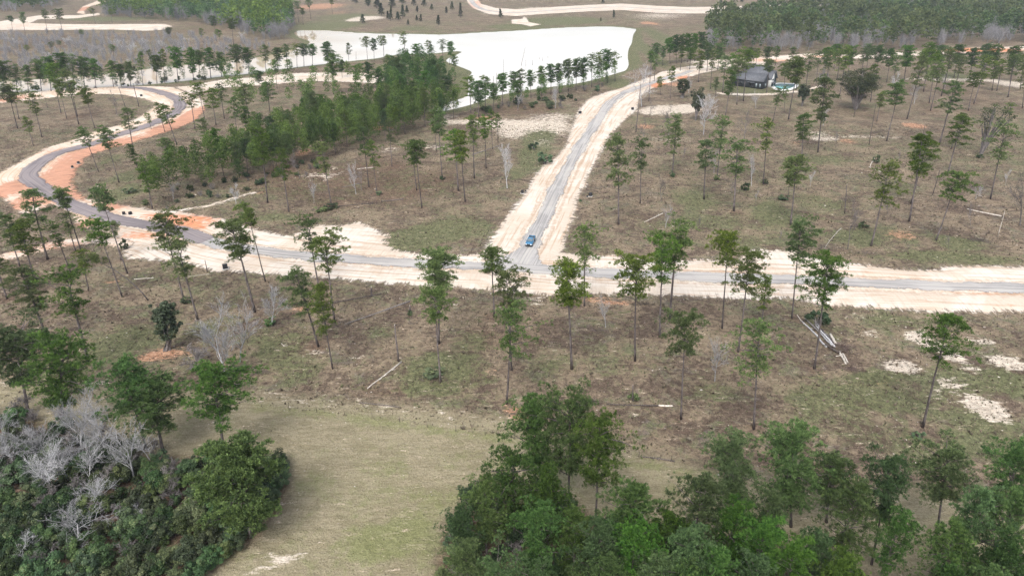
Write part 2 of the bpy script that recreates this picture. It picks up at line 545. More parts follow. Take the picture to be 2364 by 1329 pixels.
FAR_L2 = GP("200 36;195 26;212 14;235 9;307 0;290 -4;225 2;190 16;176 30")
FAR_R = GP("1070 -12;1080 8;1092 20;1127 33;1190 38;1257 33;1359 27;1436 24;1513 30;1589 32;1680 32;1764 27;1866 22;1980 10;2000 3;1940 2;1866 8;1764 12;1680 16;1589 17;1513 14;1436 9;1359 12;1257 18;1190 22;1145 19;1112 10;1095 -12")
GULLY = GP("1180 46;1205 44;1209 38;1216 42;1222 52;1250 57;1225 62;1205 57;1180 55")
HPATH = GP("1655 213;1720 217;1790 215;1845 208;1900 196;1900 201;1848 213;1790 220;1720 222;1655 218")

# ------------------------------------------------------------ ground sheet
def axis(parts):
    out = [parts[0][0]]
    for a, b, st in parts:
        n = max(1, int(round((b - a) / st)))
        out += list(np.linspace(a, b, n + 1)[1:])
    return np.array(out)

gy = axis([(-900, 40, 90), (40, 240, 1.3), (240, 720, 2.6), (720, 1400, 8), (1400, 2600, 60), (2600, 9000, 400)])
gx_half = axis([(0, 130, 1.6), (130, 270, 2.6), (270, 560, 5), (560, 1100, 13), (1100, 2500, 70), (2500, 8000, 500)])
gx = np.concatenate([-gx_half[:0:-1], gx_half])
GXX, GYY = np.meshgrid(gx, gy)
P = np.stack([GXX.ravel(), GYY.ravel()], -1)

def in_box(P, L, pad):
    lo, hi = L.min(0) - pad, L.max(0) + pad
    return np.all((P > lo) & (P < hi), axis=1)

def masked(P, L, pad, f, default):
    out = np.full(len(P), default, dtype=float)
    m = in_box(P, L, pad)
    if m.any():
        out[m] = f(P[m])
    return out

def height(P):
    sd = masked(P, POND, 12, lambda q: sdf(q, POND), -99.0)
    z = -2.0 * sstep(sd, -3.0, 9.0)
    dd = masked(P, DAM, 20, lambda q: seg_dist(q, DAM)[0], 99.0)
    z = z + np.where(sd < 4, 1.6 * (1 - sstep(dd, 2, 15)), 0)
    return z

def height1(x, y):
    return float(height(np.array([[x, y]]))[0])

zz = height(P)
A = {k: np.zeros(len(P)) for k in ('green', 'litter_shade', 'mown', 'clay', 'sand')}

def blob(ch, px, py, rx, ry, s=1.0, rot=0.0):
    """soft patch: centre in pixels, radii in pixels across and up the picture"""
    c = G(px, py)[:2]
    ex = abs(G(px + rx, py)[0] - c[0])
    ey = abs(G(px, py - ry)[1] - c[1])
    m = in_box(P, np.array([c]), 2.2 * max(ex, ey))
    q = P[m] - c
    cs, sn = math.cos(rot), math.sin(rot)
    a = (q[:, 0] * cs + q[:, 1] * sn) / ex
    b = (-q[:, 0] * sn + q[:, 1] * cs) / ey
    A[ch][m] += s * np.exp(-(a * a + b * b) ** 1.5)

def area(ch, s, val, feather=3.0):
    L = GP(s)
    d = masked(P, L, feather * 2, lambda q: sdf(q, L), -99.0)
    A[ch] += val * sstep(d, -feather, feather)

# mown clearing and the strip beside the fence line
area('mown', "0 880;200 885;420 905;580 905;800 925;1000 945;1180 965;1400 1020;1600 1075;1800 1110;2100 1130;2364 1150;2600 1180;2600 1420;-300 1420;-300 880", 1.0, 3)
area('sand', "560 900;800 922;1000 940;1180 958;1180 985;1000 965;800 945;560 928", .26, 2)
for th in ("-60 960;60 960;180 1010;330 1060;430 1050;560 1080;640 1070;668 1120;650 1180;600 1225;560 1270;500 1310;440 1350;300 1400;-60 1400",
           "1000 1345;1008 1250;1050 1180;1110 1150;1200 1150;1300 1150;1380 1200;1480 1230;1600 1240;1720 1260;1850 1270;2000 1330;2200 1345;2360 1300;2420 1420;1000 1420"):
    area('litter_shade', th, 1.3, 2)                # dead-leaf brown that also paints shade into the gaps between crowns
    area('mown', th, -1.0, 2)
area('green', "580 935;760 950;900 965;1000 985;1180 1010;1180 1022;1000 1000;880 985;740 965;580 948", .55, 1.2)
area('green', "1430 1055;1560 1080;1640 1085;1640 1100;1540 1095;1430 1075", .5, 2)
for b in ("900 1240 90 40 .8", "960 1200 50 25 .5", "860 1270 60 30 .5", "1000 1150 60 30 .35", "720 1110 40 25 .35", "880 1080 60 25 .3", "990 1270 40 50 .4",
          "640 800 70 40 .45", "700 850 60 30 .4", "470 760 40 20 .4", "300 780 90 30 .5", "240 820 70 25 .4", "160 860 60 20 .3",
          "1010 860 90 40 .6", "990 890 50 20 .4", "880 770 40 20 .3", "1080 800 40 30 .3", "1000 830 30 20 .4", "2230 880 120 35 .5", "2030 870 60 16 .9",
          "2330 880 40 30 .8", "2280 990 90 40 .5", "2100 930 120 40 .5", "1950 900 90 30 .4", "2060 740 50 14 .5", "1550 650 20 5 .1", "1420 830 90 40 .25",
          "2030 690 90 16 .3", "1290 840 50 20 .4", "1900 940 100 50 .45", "2100 1020 140 40 .4", "2300 1040 90 30 .45", "1640 900 60 30 .3",
          "940 555 60 22 .9", "1000 540 90 20 .6", "1060 525 80 22 .45", "1240 330 26 30 1.1", "1270 300 18 18 .8", "1215 370 18 22 .8", "1190 400 20 14 .6",
          "2210 560 50 16 1.0", "2160 590 90 12 .7", "2280 600 90 10 .6", "1980 550 40 16 .8", "1780 480 30 14 .8", "1600 460 60 26 .5", "1640 510 70 16 .4", "1900 470 60 20 .3",
          "1680 560 90 16 .35", "1500 520 60 14 .3", "1790 500 50 20 .7", "2060 430 60 20 .35", "1900 370 60 10 .35", "2050 540 80 20 .3",
          "1450 75 0.1 .1 0", "1480 110 18 30 .8", "1530 90 26 22 .5", "1260 50 70 7 1.2", "1330 47 60 7 1.0", "1190 62 60 5 .9", "760 60 70 8 .8", "800 40 60 9 .5", "950 66 60 5 .4",
          "2190 175 40 8 1.1", "1700 200 60 9 1.0", "1750 213 50 5 .6", "1810 200 40 6 .9", "250 44 90 4 .9", "1010 160 40 14 .9", "930 150 50 9 .8", "1060 165 20 10 1.0", "1040 250 40 10 .6",
          "300 405 30 18 .5", "300 440 40 14 .8", "260 455 30 8 .6", "250 370 30 16 .4", "640 500 60 10 .35", "1250 390 12 10 .6", "700 560 1 1 0", "1430 195 30 10 .7", "1420 185 30 8 .5"):
    v = [float(q) for q in b.split()]
    if v[4]:
        blob('green', *v)
for b in ("700 700 90 40 .55", "820 640 60 16 .2", "640 420 120 30 .8", "760 420 90 40 .9", "880 400 90 40 .9", "960 440 80 30 .7", "1030 400 60 30 .6", "820 470 120 20 .5", "700 370 60 30 .6",
          "700 790 80 30 .5", "1120 780 80 40 .6", "1080 870 60 50 .5", "900 900 120 22 .6", "820 930 90 14 .35", "150 720 90 40 .4", "560 800 60 30 .4", "1240 760 50 60 .5", "1090 720 60 30 .3",
          "520 380 60 30 .5", "560 320 60 30 .5", "1240 250 60 12 .9", "1180 255 60 12 .7", "1000 230 30 20 .6", "1420 720 60 20 .35", "1850 800 60 30 .3", "2010 880 60 20 .5", "1950 900 50 20 .3",
          "1470 500 60 10 .5", "1700 495 50 8 .5", "1880 455 40 14 .5", "1890 500 50 14 .5", "1960 585 70 12 .6", "2050 585 60 10 .4", "2200 480 50 12 .6", "1590 350 50 30 .35", "1720 400 60 20 .4",
          "1660 260 60 30 .4", "1800 300 90 30 .35", "1990 260 90 20 .5", "2160 250 90 20 .5", "2260 230 60 20 .5", "130 270 90 20 .3", "250 250 60 20 .35", "500 60 70 20 .4", "100 100 120 18 .35", "1560 400 50 20 .4"):
    blob('litter_shade', *[float(q) for q in b.split()])
for b in ("390 815 50 16 .95", "340 825 28 10 .8", "1385 692 60 9 .65", "1430 700 40 6 .6", "1185 945 30 12 .6", "1210 960 40 16 .5", "1120 965 20 8 .4", "2110 290 26 7 1.2", "1955 326 24 6 .8", "2080 543 38 12 .75",
          "1490 292 22 6 .9", "870 885 26 10 .4", "690 715 22 12 .5", "885 295 26 5 1.2", "1120 273 26 5 1.0", "700 352 18 10 .9", "600 445 14 4 .6", "820 175 30 6 .6", "1500 55 22 5 1.1", "740 15 60 8 .9", "640 12 40 6 .8", "780 30 30 5 .5",
          "260 650 26 5 .7", "1140 855 24 10 .35", "1880 865 30 10 .35", "1060 890 1 1 0", "1840 330 20 6 .5", "1560 195 24 5 .9", "2250 35 0.2 .2 0", "2040 880 30 12 .4", "20 448 30 8 .9"):
    v = [float(q) for q in b.split()]
    if v[4]:
        blob('clay', *v)
for b in ("2120 780 26 14 1.3 -.5", "2165 800 30 12 1.3 -.6", "2200 825 30 10 1.2 -.3", "2085 845 40 14 1.2 -.3", "2075 850 30 12 .8", "2330 838 42 18 1.2 -.5", "2270 935 42 22 1.3 -.5", "2300 960 30 18 1.0 -.5", "2190 885 34 16 .85 -.5", "2160 905 24 10 .7",
          "2250 785 26 8 .8", "2130 770 30 8 .6", "2010 770 30 8 .5", "1980 730 40 8 .4", "2290 790 24 8 .6", "2240 850 40 14 .45",
          "1550 253 60 10 1.2", "1505 258 40 8 .8", "1590 248 26 8 .9", "1220 290 90 14 .9", "1280 270 60 10 .6", "1180 310 40 12 .7", "1300 300 30 20 .5", "1250 330 30 12 .4", "1150 285 60 10 .6",
          "1060 282 60 6 .8", "1030 270 30 6 .6", "720 405 40 6 .6", "760 410 18 10 .5", "900 345 20 6 .6", "1000 340 50 6 .5", "770 390 18 6 .5", "800 400 40 4 .4",
          "735 812 24 6 .8", "830 822 30 7 .5", "1060 705 18 6 .5", "1240 690 30 10 .5", "1230 705 14 6 .5", "1060 690 30 6 .4", "870 778 14 5 .4", "1000 865 10 22 .5 .9",
          "640 1290 40 16 .6", "690 1280 30 14 .5", "600 1320 40 12 .6", "740 1170 24 8 .4", "650 1165 20 8 .35", "230 885 40 5 .9", "330 895 60 4 .6", "20 885 30 6 .6",
          "1540 322 60 8 .4", "1900 320 40 6 .8", "1890 308 30 5 .6", "1980 315 50 4 .6", "2060 318 30 4 .5", "1790 200 20 6 .4", "2340 195 40 9 1.0", "2140 183 60 4 .8", "2250 185 60 4 .8", "1700 140 90 6 .7", "1720 150 70 8 .9",
          "1640 145 60 6 .8", "1500 40 60 9 .4", "1550 35 60 6 .4", "1250 20 60 4 .6", "1390 15 60 4 .4", "850 42 40 5 1.0", "820 47 24 3 1.0", "560 515 1 1 0", "1150 30 40 5 .7", "560 240 0.1 .1 0"):
    v = [float(q) for q in b.split()]
    if v[4]:
        blob('sand', *v)

A['mown'] = np.clip(A['mown'], 0, 1)
sdP = masked(P, POND, 40, lambda q: sdf(q, POND), -99.0)
A['green'] += .55 * sstep(sdP, -11, -3)
A['litter_shade'] += .9 * sstep(sdP, -3.5, -1)
A['litter_shade'] += .35 * (P[:, 1] > 420)
nyy, nxx = len(gy), len(gx)
ii = (np.arange(nyy - 1)[:, None] * nxx + np.arange(nxx - 1)[None, :]).ravel()
gq = np.stack([ii, ii + 1, ii + nxx + 1, ii + nxx], -1)
ground = link("ground", mesh_from("ground", np.column_stack([P, zz]), [gq], M['ground'], A, smooth=True))
tag(ground, kind='structure')

# ------------------------------------------------------------ pond
lo, hi = POND.min(0) - 8, POND.max(0) + 8
wx, wy = np.arange(lo[0], hi[0], 6), np.arange(lo[1], hi[1], 6)
WX, WY = np.meshgrid(wx, wy)
WP = np.stack([WX.ravel(), WY.ravel()], -1)
keep = masked(WP, POND, 10, lambda q: sdf(q, POND), -99) > -10
ii = (np.arange(len(wy) - 1)[:, None] * len(wx) + np.arange(len(wx) - 1)[None, :]).ravel()
wq = np.stack([ii, ii + 1, ii + len(wx) + 1, ii + len(wx)], -1)
wq = wq[keep[wq].any(1)]
water = link("pond_water", mesh_from("pond_water", np.column_stack([WP, np.full(len(WP), -.32)]), [wq], M['water']))
tag(water, kind='structure')

# ------------------------------------------------------------ bare sand along the roads
SANDS = []          # outlines, to keep the grass off
def sheet(name, polys, spacing, mat, z0=.04, rise=0.0, roads=(), clay=(), grow=2.2):
    polys = [np.asarray(q) for q in polys]
    SANDS.extend(polys)
    allp = np.vstack(polys)
    lo, hi = allp.min(0) - 4, allp.max(0) + 4
    xs, ys = np.arange(lo[0], hi[0], spacing), np.arange(lo[1], hi[1], spacing)
    X, Y = np.meshgrid(xs, ys)
    Q = np.stack([X.ravel(), Y.ravel()], -1)
    d = np.full(len(Q), -99.0)
    for q in polys:
        d = np.maximum(d, masked(Q, q, 6, lambda s: sdf(s, q), -99.0))
    ok = d > -grow
    ii = (np.arange(len(ys) - 1)[:, None] * len(xs) + np.arange(len(xs) - 1)[None, :]).ravel()
    f = np.stack([ii, ii + 1, ii + len(xs) + 1, ii + len(xs)], -1)
    f = f[ok[f].any(1)]
    used, inv = np.unique(f, return_inverse=True)
    f = inv.reshape(-1, 4)
    Q, d = Q[used], d[used]
    lat = np.full(len(Q), 99.0); al = Q[:, 0].copy(); sg = np.ones(len(Q))
    for L in roads:
        r, a, s = seg_dist(Q, L)
        m = r < lat
        lat[m], al[m], sg[m] = r[m], a[m], s[m]
    if not roads:
        lat = Q[:, 1] - lo[1]
    ditch = np.exp(-((lat - 4.1) / .8) ** 2) if roads else np.zeros(len(Q))
    k = np.zeros(len(Q))
    for c in clay:
        c = [float(v) for v in c.split()]
        cc = G(c[0], c[1])[:2]
        ex = abs(G(c[0] + c[2], c[1])[0] - cc[0]); ey = abs(G(c[0], c[1] - c[3])[1] - cc[1])
        k += c[4] * np.exp(-(((Q[:, 0] - cc[0]) / ex) ** 2 + ((Q[:, 1] - cc[1]) / ey) ** 2) ** 1.5)
    z = z0 + rise * sstep(d, 0, 4) - .26 * ditch * (rise > .2) + .02 * np.sin(Q[:, 0] * .9) * np.cos(Q[:, 1] * .7) * (rise > .2)
    o = link(name, mesh_from(name, np.column_stack([Q, z]), [f], mat, {'ed': d, 'along': al, 'lat': lat * sg, 'ditch': ditch, 'clay': k}, smooth=True))
    tag(o, kind='structure')
    return o

sheet("sand_verge", [VERGE_A, VERGE_B], .9, M['sand'], .05, .34, (ROAD_A, ROAD_B),
      ("440 510 60 14 .9", "370 500 50 9 .7", "460 525 60 10 .5", "330 545 60 12 .6", "1530 198 40 6 1.3", "1590 182 30 6 1.0", "420 545 50 8 .4", "300 500 40 6 .4", "2330 690 80 30 .18", "2200 670 60 10 .2"))
sheet("sand_road_by_wood", [VERGE_B2], 2.2, M['sand'], .06, .1, (), ("2250 116 120 5 1.2", "1900 131 60 3 .6", "1780 140 60 5 .6"), 4)
sheet("clay_verge", [VERGE_L], 1.1, M['sand_clay'], .03, .32, (ROAD_A,),
      ("150 410 60 40 1.2", "200 360 60 30 1.0", "300 330 60 14 1.1", "400 300 60 16 1.2", "450 265 30 24 1.2", "170 450 50 24 1.0", "240 480 60 14 .9", "10 440 40 30 1.2", "60 470 40 20 .8", "120 350 60 8 .4", "190 520 30 20 .8", "50 225 60 6 .6", "0 232 40 6 1.0"))
sheet("sandy_spur_road", [SPUR], 2.0, M['sand'], .08, .1, (), ("460 235 30 20 .8",))
sheet("dirt_track", [TRACK], 1.0, M['sand_clay'], .09, .05, (), ("100 570 160 14 .55", "20 596 60 14 .4"))
sheet("far_sand_road", [FAR_L], 3.0, M['sand'], .08, .1, (), ("60 60 80 6 .3",), 5)
sheet("far_clay_road", [FAR_L2], 4.0, M['sand_clay'], .10, .1, (), ("205 20 30 14 1.3",), 6)
sheet("far_field_road", [FAR_R], 4.0, M['sand'], .08, .1, (), ("1100 10 20 12 .5", "1480 26 70 4 .3"), 6)
sheet("sand_gully", [GULLY], 2.0, M['sand'], .10, .05)
sheet("house_footpath", [HPATH], 1.5, M['sand'], .08, .05)

def strip(name, L, half, mat, z0, flare=None, step_w=7):
    """gravel carriageway: crowned strip along a centre line"""
    L = np.asarray(L)
    t = np.gradient(L, axis=0)
    t /= np.linalg.norm(t, axis=1)[:, None]
    nrm = np.stack([-t[:, 1], t[:, 0]], -1)
    arc = np.concatenate([[0], np.cumsum(np.linalg.norm(np.diff(L, axis=0), axis=1))])
    hw = np.full(len(L), half)
    if flare is not None:
        hw = half + flare(arc, L)
    us = np.linspace(-1, 1, step_w)
    wid = hw + .9
    V = L[:, None, :] + nrm[:, None, :] * (us[None, :, None] * wid[:, None, None])
    lat = us[None, :] * wid[:, None]
    ed = hw[:, None] - np.abs(lat)
    z = z0 + .12 * (1 - us[None, :] ** 2) + np.zeros_like(lat)
    n, k = lat.shape
    ii = (np.arange(n - 1)[:, None] * k + np.arange(k - 1)[None, :]).ravel()
    f = np.stack([ii, ii + k, ii + k + 1, ii + 1], -1)
    v = np.column_stack([V.reshape(-1, 2), z.ravel()])
    o = link(name, mesh_from(name, v, [f], mat, {'ed': ed.ravel(), 'along': np.repeat(arc, k), 'lat': lat.ravel()}, smooth=True))
    tag(o, kind='structure')
    return o

cut = int(np.argmin(np.abs(ROAD_A - G(480, 558)[:2]).sum(1)))
strip("gravel_road", ROAD_A[:cut + 1], 2.9, M['gravel'], .42)
strip("gravel_bend", ROAD_A[cut:], 3.3, M['gravel_dark'], .40)
ncut = int(np.argmin(np.abs(ROAD_B - G(1600, 164)[:2]).sum(1)))
strip("gravel_side_road", ROAD_B[:ncut], 2.7, M['gravel'], .435, lambda a, L: 4.2 * np.exp(-(a / 6.0) ** 1.6) * 1.0 + .25 * np.sin(a * .12))
FR = smooth_line(GP("1084 -6;1097 13;1127 25;1190 30;1257 26;1359 19;1436 17;1513 22;1589 24;1680 24;1764 19;1866 14;1969 5"), 6.0)
strip("far_gravel_road", FR, 4.0, M['gravel'], .22)

def on_bare(Pt, pad=0.0):
    r = np.zeros(len(Pt), dtype=bool)
    for q in SANDS:
        r |= masked(Pt, q, 3, lambda s: sdf(s, q), -99.0) > -pad
    return r

# ------------------------------------------------------------ plant prototypes (unit: metres, base at origin)
def unit(v):
    return v / (np.linalg.norm(v, axis=-1, keepdims=True) + 1e-9)

def tufts(mb, C, D, rng, blades=9, L=.45, w=.095, spread=.8):
    """needle tufts: C centres (n,3), D outward axes (n,3)"""
    n = len(C)
    d = unit(D)[:, None, :] + rng.normal(0, spread * .62, (n, blades, 3))
    d = unit(d)
    ln = L * rng.uniform(.7, 1.2, (n, blades, 1))
    side = unit(np.cross(d, rng.normal(0, 1, (n, blades, 3)))) * (w * .5) * rng.uniform(.7, 1.3, (n, blades, 1))
    c = np.repeat(C[:, None, :], blades, 1)
    tip = c + d * ln
    v = np.stack([c, tip - side, tip + side], 2).reshape(-1, 3)
    f = np.arange(n * blades * 3).reshape(-1, 3)
    tv = np.repeat(np.clip(rng.normal(.45, .27, n), 0, .93), blades * 3)
    mb.add(v, [f], tv)

def make_pine(seed, cb=.58, R=3.2, nb=28, clumps=3, tpc=13, prof='round', mat='pine', H=20.0, blades=11, L=.38, w=.074, dead=6, lop=.25, cr=.85, side=5):
    rng = np.random.default_rng(seed)
    tr, cw = MB(), MB()
    n = 12
    z = np.linspace(0, H * .985, n)
    wob = np.cumsum(rng.normal(0, .055, (n, 2)), 0)
    wob -= wob[0]
    wob *= (np.linspace(0, 1, n) ** 1.2)[:, None]
    pts = np.column_stack([wob, z])
    rad = .185 * (1 - .80 * (z / H) ** 1.15)
    rad[0] *= 1.2
    tr.tube(pts, rad, side + 1)
    at = lambda q: np.array([np.interp(q, z, pts[:, 0]), np.interp(q, z, pts[:, 1]), q])
    la = rng.uniform(0, 6.28)
    az = rng.uniform(0, 6.28)
    for i in range(nb):
        t = ((i + rng.uniform(.1, .9)) / nb) ** .92
        zb = H * (cb + (1 - cb) * t * .96)
        az += 2.4 + rng.normal(0, .5)
        if prof == 'round':
            r = math.sqrt(max(.02, 1 - ((t - .38) / .64) ** 2)) if t > .38 else .5 + .5 * t / .38
        elif prof == 'long':
            r = .6 + .4 * math.sin(3.14 * min(1, t * 1.1)) if t < .75 else math.sqrt(max(.03, 1 - ((t - .5) / .52) ** 2))
        elif prof == 'flat':
            r = .4 + .6 * t ** .7 if t < .8 else 1 - (t - .8) * 2.2
        else:                              # cone
            r = 1.05 - .95 * t
        r *= R * rng.choice([.42, .7, .9, 1.0, 1.14], p=[.16, .24, .28, .22, .10]) * (1 + lop * math.cos(az - la))
        r = max(r, .35)
        up = rng.uniform(.05, .75) + .35 * t
        b0 = at(zb)
        k = 5
        s = np.linspace(0, 1, k)
        dirh = np.array([math.cos(az), math.sin(az), 0])
        perp = np.array([-dirh[1], dirh[0], 0])
        bend = rng.normal(0, .16) * r
        B = b0 + dirh * (r * s)[:, None] + perp * (bend * s * s)[:, None]
        B[:, 2] += r * (up * s - .16 * s * s) + rng.normal(0, .05)
        tr.tube(B, np.linspace(.065 + .008 * r, .018, k), 3, False)
        for j in range(clumps):
            u = 1.0 - j * rng.uniform(.22, .34)
            if u * r < .35 and j:
                break
            cc = np.array([np.interp(u, s, B[:, q]) for q in range(3)])
            if j:
                cc = cc + perp * rng.normal(0, .42) * r * .45 + np.array([0, 0, rng.uniform(-.35, .95)])
            size = cr * rng.uniform(.62, 1.2) * (.8 + .06 * r)
            m = max(4, int(tpc * rng.uniform(.6, 1.3)))
            q = unit(rng.normal(0, 1, (m, 3)))
            q[:, 2] = np.where(q[:, 2] < -.25, -q[:, 2] * .6, q[:, 2])
            off = q * np.array([size, size, size * .9]) * rng.uniform(.4, 1.0, (m, 1))
            tufts(cw, cc + off, q * .8 + dirh * .25 + np.array([0, 0, .8]), rng, blades, L, w)
    m = int(tpc * 1.6)
    q = unit(rng.normal(0, 1, (m, 3))); q[:, 2] = np.abs(q[:, 2])
    tufts(cw, at(H * .985) + q * np.array([.8, .8, .6]) * rng.uniform(.3, 1, (m, 1)) - np.array([0, 0, .25]), q + np.array([0, 0, .4]), rng, blades, L, w)
    for i in range(dead):                  # dead stubs below the crown
        zb = H * rng.uniform(cb * .72, cb)
        a = rng.uniform(0, 6.28); l = rng.uniform(.4, 1.5)
        b0 = at(zb)
        tr.tube([b0, b0 + np.array([math.cos(a), math.sin(a), rng.uniform(-.15, .35)]) * l], [.035, .012], 3, False)
    V = np.concatenate(cw.v)
    rr = np.percentile(np.hypot(V[:, 0], V[:, 1]), 92)
    return dict(H=H, cb=cb, W=2 * rr, trunk=tr.mesh("pine_trunk", M['bark']), crown=cw.mesh("pine_crown", M[mat]))

PINES = []
_r = random.Random(5)
for i in range(22):
    PINES.append(make_pine(100 + i, (.60, .66, .55, .70, .50, .62, .45, .64, .56, .40, .72, .52, .58, .34, .48, .28, .63, .68, .54, .42, .24, .60)[i], _r.uniform(2.5, 3.4), _r.randint(20, 34),
                           _r.choice((3, 4, 5)), _r.randint(12, 17), _r.choice(('round', 'round', 'long', 'flat')), lop=_r.uniform(.1, .45), cr=_r.uniform(.75, 1.0), dead=_r.randint(3, 12)))
DENSE = [make_pine(200 + i, *a, mat='pine_dense', dead=3, lop=.15) for i, a in enumerate([
    (.42, 3.6, 46, 4, 17, 'round'), (.36, 3.3, 48, 4, 16, 'round'), (.48, 3.9, 44, 4, 17, 'round'), (.30, 3.0, 46, 4, 16, 'long'), (.40, 3.8, 50, 4, 16, 'flat'), (.22, 3.4, 60, 4, 16, 'round')])]
NEAR = [make_pine(250 + i, *a, mat='pine_dense', H=16.0, blades=15, L=.36, w=.060, lop=b, cr=.95, dead=4) for i, (a, b) in enumerate([
    ((.30, 4.3, 42, 5, 17, 'round'), .2), ((.40, 4.6, 38, 5, 17, 'flat'), .3), ((.24, 4.0, 46, 5, 17, 'round'), .15), ((.46, 4.4, 34, 5, 17, 'round'), .35), ((.34, 3.8, 40, 5, 15, 'long'), .25),
    ((.28, 4.8, 44, 5, 17, 'flat'), .2), ((.5, 4.0, 30, 5, 17, 'flat'), .4), ((.2, 4.4, 50, 5, 17, 'round'), .1), ((.38, 4.2, 32, 5, 15, 'round'), .4)])]
CEDAR = [make_pine(300 + i, .06, 1.9, 60, 2, 9, 'cone', 'leaf_oak', 8.0, 6, .36, .14, 0, .05, .55, 4) for i in range(2)]

def make_bare(seed, H=11.0, spread=.55, levels=4, br=(8, 6, 5, 4), r0=.13, mat='bark_pale', start=.3, lean=.0):
    rng = np.random.default_rng(seed)
    mb, tw = MB(), MB()
    tips = []
    def grow(p, d, L, r, lv):
        k = 4 if lv < 2 else 3
        q = [p]; dd = d.copy()
        for i in range(k - 1):
            dd = unit(dd + rng.normal(0, .11 + .03 * lv, 3) + np.array([0, 0, .05]))
            q.append(q[-1] + dd * L / (k - 1))
        q = np.array(q)
        r1 = r * .45
        (mb if lv < 2 else tw).tube(q, np.linspace(r, r1, k), 5 if lv == 0 else 3, False, rng.uniform(.2, .9))
        if lv >= levels:
            return
        m = br[lv]
        for i in range(m):
            u = rng.uniform(start if lv == 0 else .15, 1.0)
            if i == 0:
                u = 1.0
            pp = np.array([np.interp(u, np.linspace(0, 1, k), q[:, c]) for c in range(3)])
            side = unit(np.cross(dd, rng.normal(0, 1, 3)))
            nd = unit(dd * (1 - spread * .55) + side * spread * rng.uniform(.6, 1.3) + np.array([0, 0, .12]))
            grow(pp, nd, L * rng.uniform(.42, .66) * (1.0 if lv else .92), max((.03, .026, .020, .014, .014)[lv], r1 * rng.uniform(.65, .95)), lv + 1)
    grow(np.zeros(3), unit(np.array([lean, 0, 1.0])), H * .55, r0, 0)
    V = np.concatenate(mb.v + tw.v)
    zt = V[:, 2].max()
    W = 2 * np.percentile(np.hypot(V[:, 0], V[:, 1]), 92)
    return dict(H=zt, cb=.3, W=W, trunk=mb.mesh("bare_trunk", M[mat]), crown=tw.mesh("bare_twigs", M[mat]))

BARE = [make_bare(400, 11, .55, 4, (8, 6, 6, 5)), make_bare(401, 11, .5, 4, (8, 6, 6, 5)), make_bare(402, 12, .42, 4, (8, 5, 4, 4)), make_bare(403, 10, .7, 4, (7, 5, 5, 4), start=.2), make_bare(404, 11, .5, 4, (6, 6, 5, 4), start=.25)]
BARE_GREY = [make_bare(410, 11, .5, 4, (7, 5, 4, 4), .14, 'bark_grey'), make_bare(411, 11, .6, 4, (6, 5, 5, 4), .14, 'bark_grey')]
SAPLING = [make_bare(420, 6, .45, 3, (7, 4, 3), .05, 'bark_pale'), make_bare(421, 6, .35, 3, (9, 4, 3), .05, 'bark_grey')]
TWIGGY = [make_bare(430 + i, 3.0, .8, 4, (10, 6, 5, 3), .05, 'bark_grey', .02) for i in range(4)]

def make_leafy(seed, H, W, clumps, lpc, leaf=.24, trunk=.25, mat='leaf', r0=.12, stems=4, flat=.8, bark='bark_grey'):
    """broadleaf shrub or tree: stems and clumps of leaves"""
    rng = np.random.default_rng(seed)
    st, lv = MB(), MB()
    zc, rz = H * (trunk + (1 - trunk) / 2), H * (1 - trunk) / 2
    for i in range(clumps):
        q = unit(rng.normal(0, 1, 3))
        c = q * rng.uniform(.25, .86) ** .6 * np.array([W / 2, W / 2, rz]) * rng.uniform(.75, 1.08)
        c[2] += zc
        s = (W * .5) * rng.uniform(.16, .40)
        if rng.random() < .2:              # shoots that stick out of the outline
            c = c * np.array([1.18, 1.18, 1.0]) + np.array([0, 0, H * .08]); s *= .6
        if i < stems + 4:
            b = np.array([rng.normal(0, .05 * W), rng.normal(0, .05 * W), 0]) * (trunk < .2)
            md = np.array([c[0] * .35, c[1] * .35, c[2] * .55]) + b * .5
            st.tube([b, md, c], [r0, r0 * .6, r0 * .2], 4, False)
        n = int(lpc * rng.uniform(.6, 1.3))
        d = unit(rng.normal(0, 1, (n, 3)))
        p = c + d * np.array([s, s, s * flat]) * rng.uniform(.55, 1.0, (n, 1))
        nr = unit(d + np.array([0, 0, .6]) + rng.normal(0, .6, (n, 3)))
        a = unit(np.cross(nr, rng.normal(0, 1, (n, 3))))
        b2 = np.cross(nr, a)
        sz = leaf * rng.uniform(.55, 1.25, (n, 1))
        v = np.stack([p - a * sz, p - b2 * sz * .45, p + a * sz, p + b2 * sz * .45], 1).reshape(-1, 3)
        cv = np.clip(rng.normal(.45, .2), 0, .85)
        lv.add(v, [np.arange(n * 4).reshape(-1, 4)], np.repeat(np.clip(cv + rng.normal(0, .16, n), 0, 1), 4))
    V = np.concatenate(lv.v)
    return dict(H=V[:, 2].max(), cb=trunk, W=2 * np.percentile(np.hypot(V[:, 0], V[:, 1]), 94),
                trunk=st.mesh("stems", M[bark]), crown=lv.mesh("leaves", M[mat]))

SHRUB = [make_leafy(500 + i, 3.4, 3.4 + .5 * (i % 2), 34, 190, .115, .02, 'leaf', .05, 6, .9) for i in range(6)]
BUSH = [make_leafy(520 + i, 1.1, 1.6, 12, 40, .14, .0, 'leaf', .03, 3) for i in range(3)]
EVERG = [make_leafy(530, 9, 4.4, 60, 90, .26, .14, 'leaf_oak', .22, 6), make_leafy(531, 10, 5.0, 60, 90, .26, .2, 'leaf_oak', .2, 6)]
OAK = [make_leafy(540, 13, 10.5, 95, 110, .20, .30, 'leaf_oak', .38, 24, .6)]
LICHEN = [make_leafy(550, 13, 7, 44, 46, .15, .42, 'leaf', .2, 26, .7)]

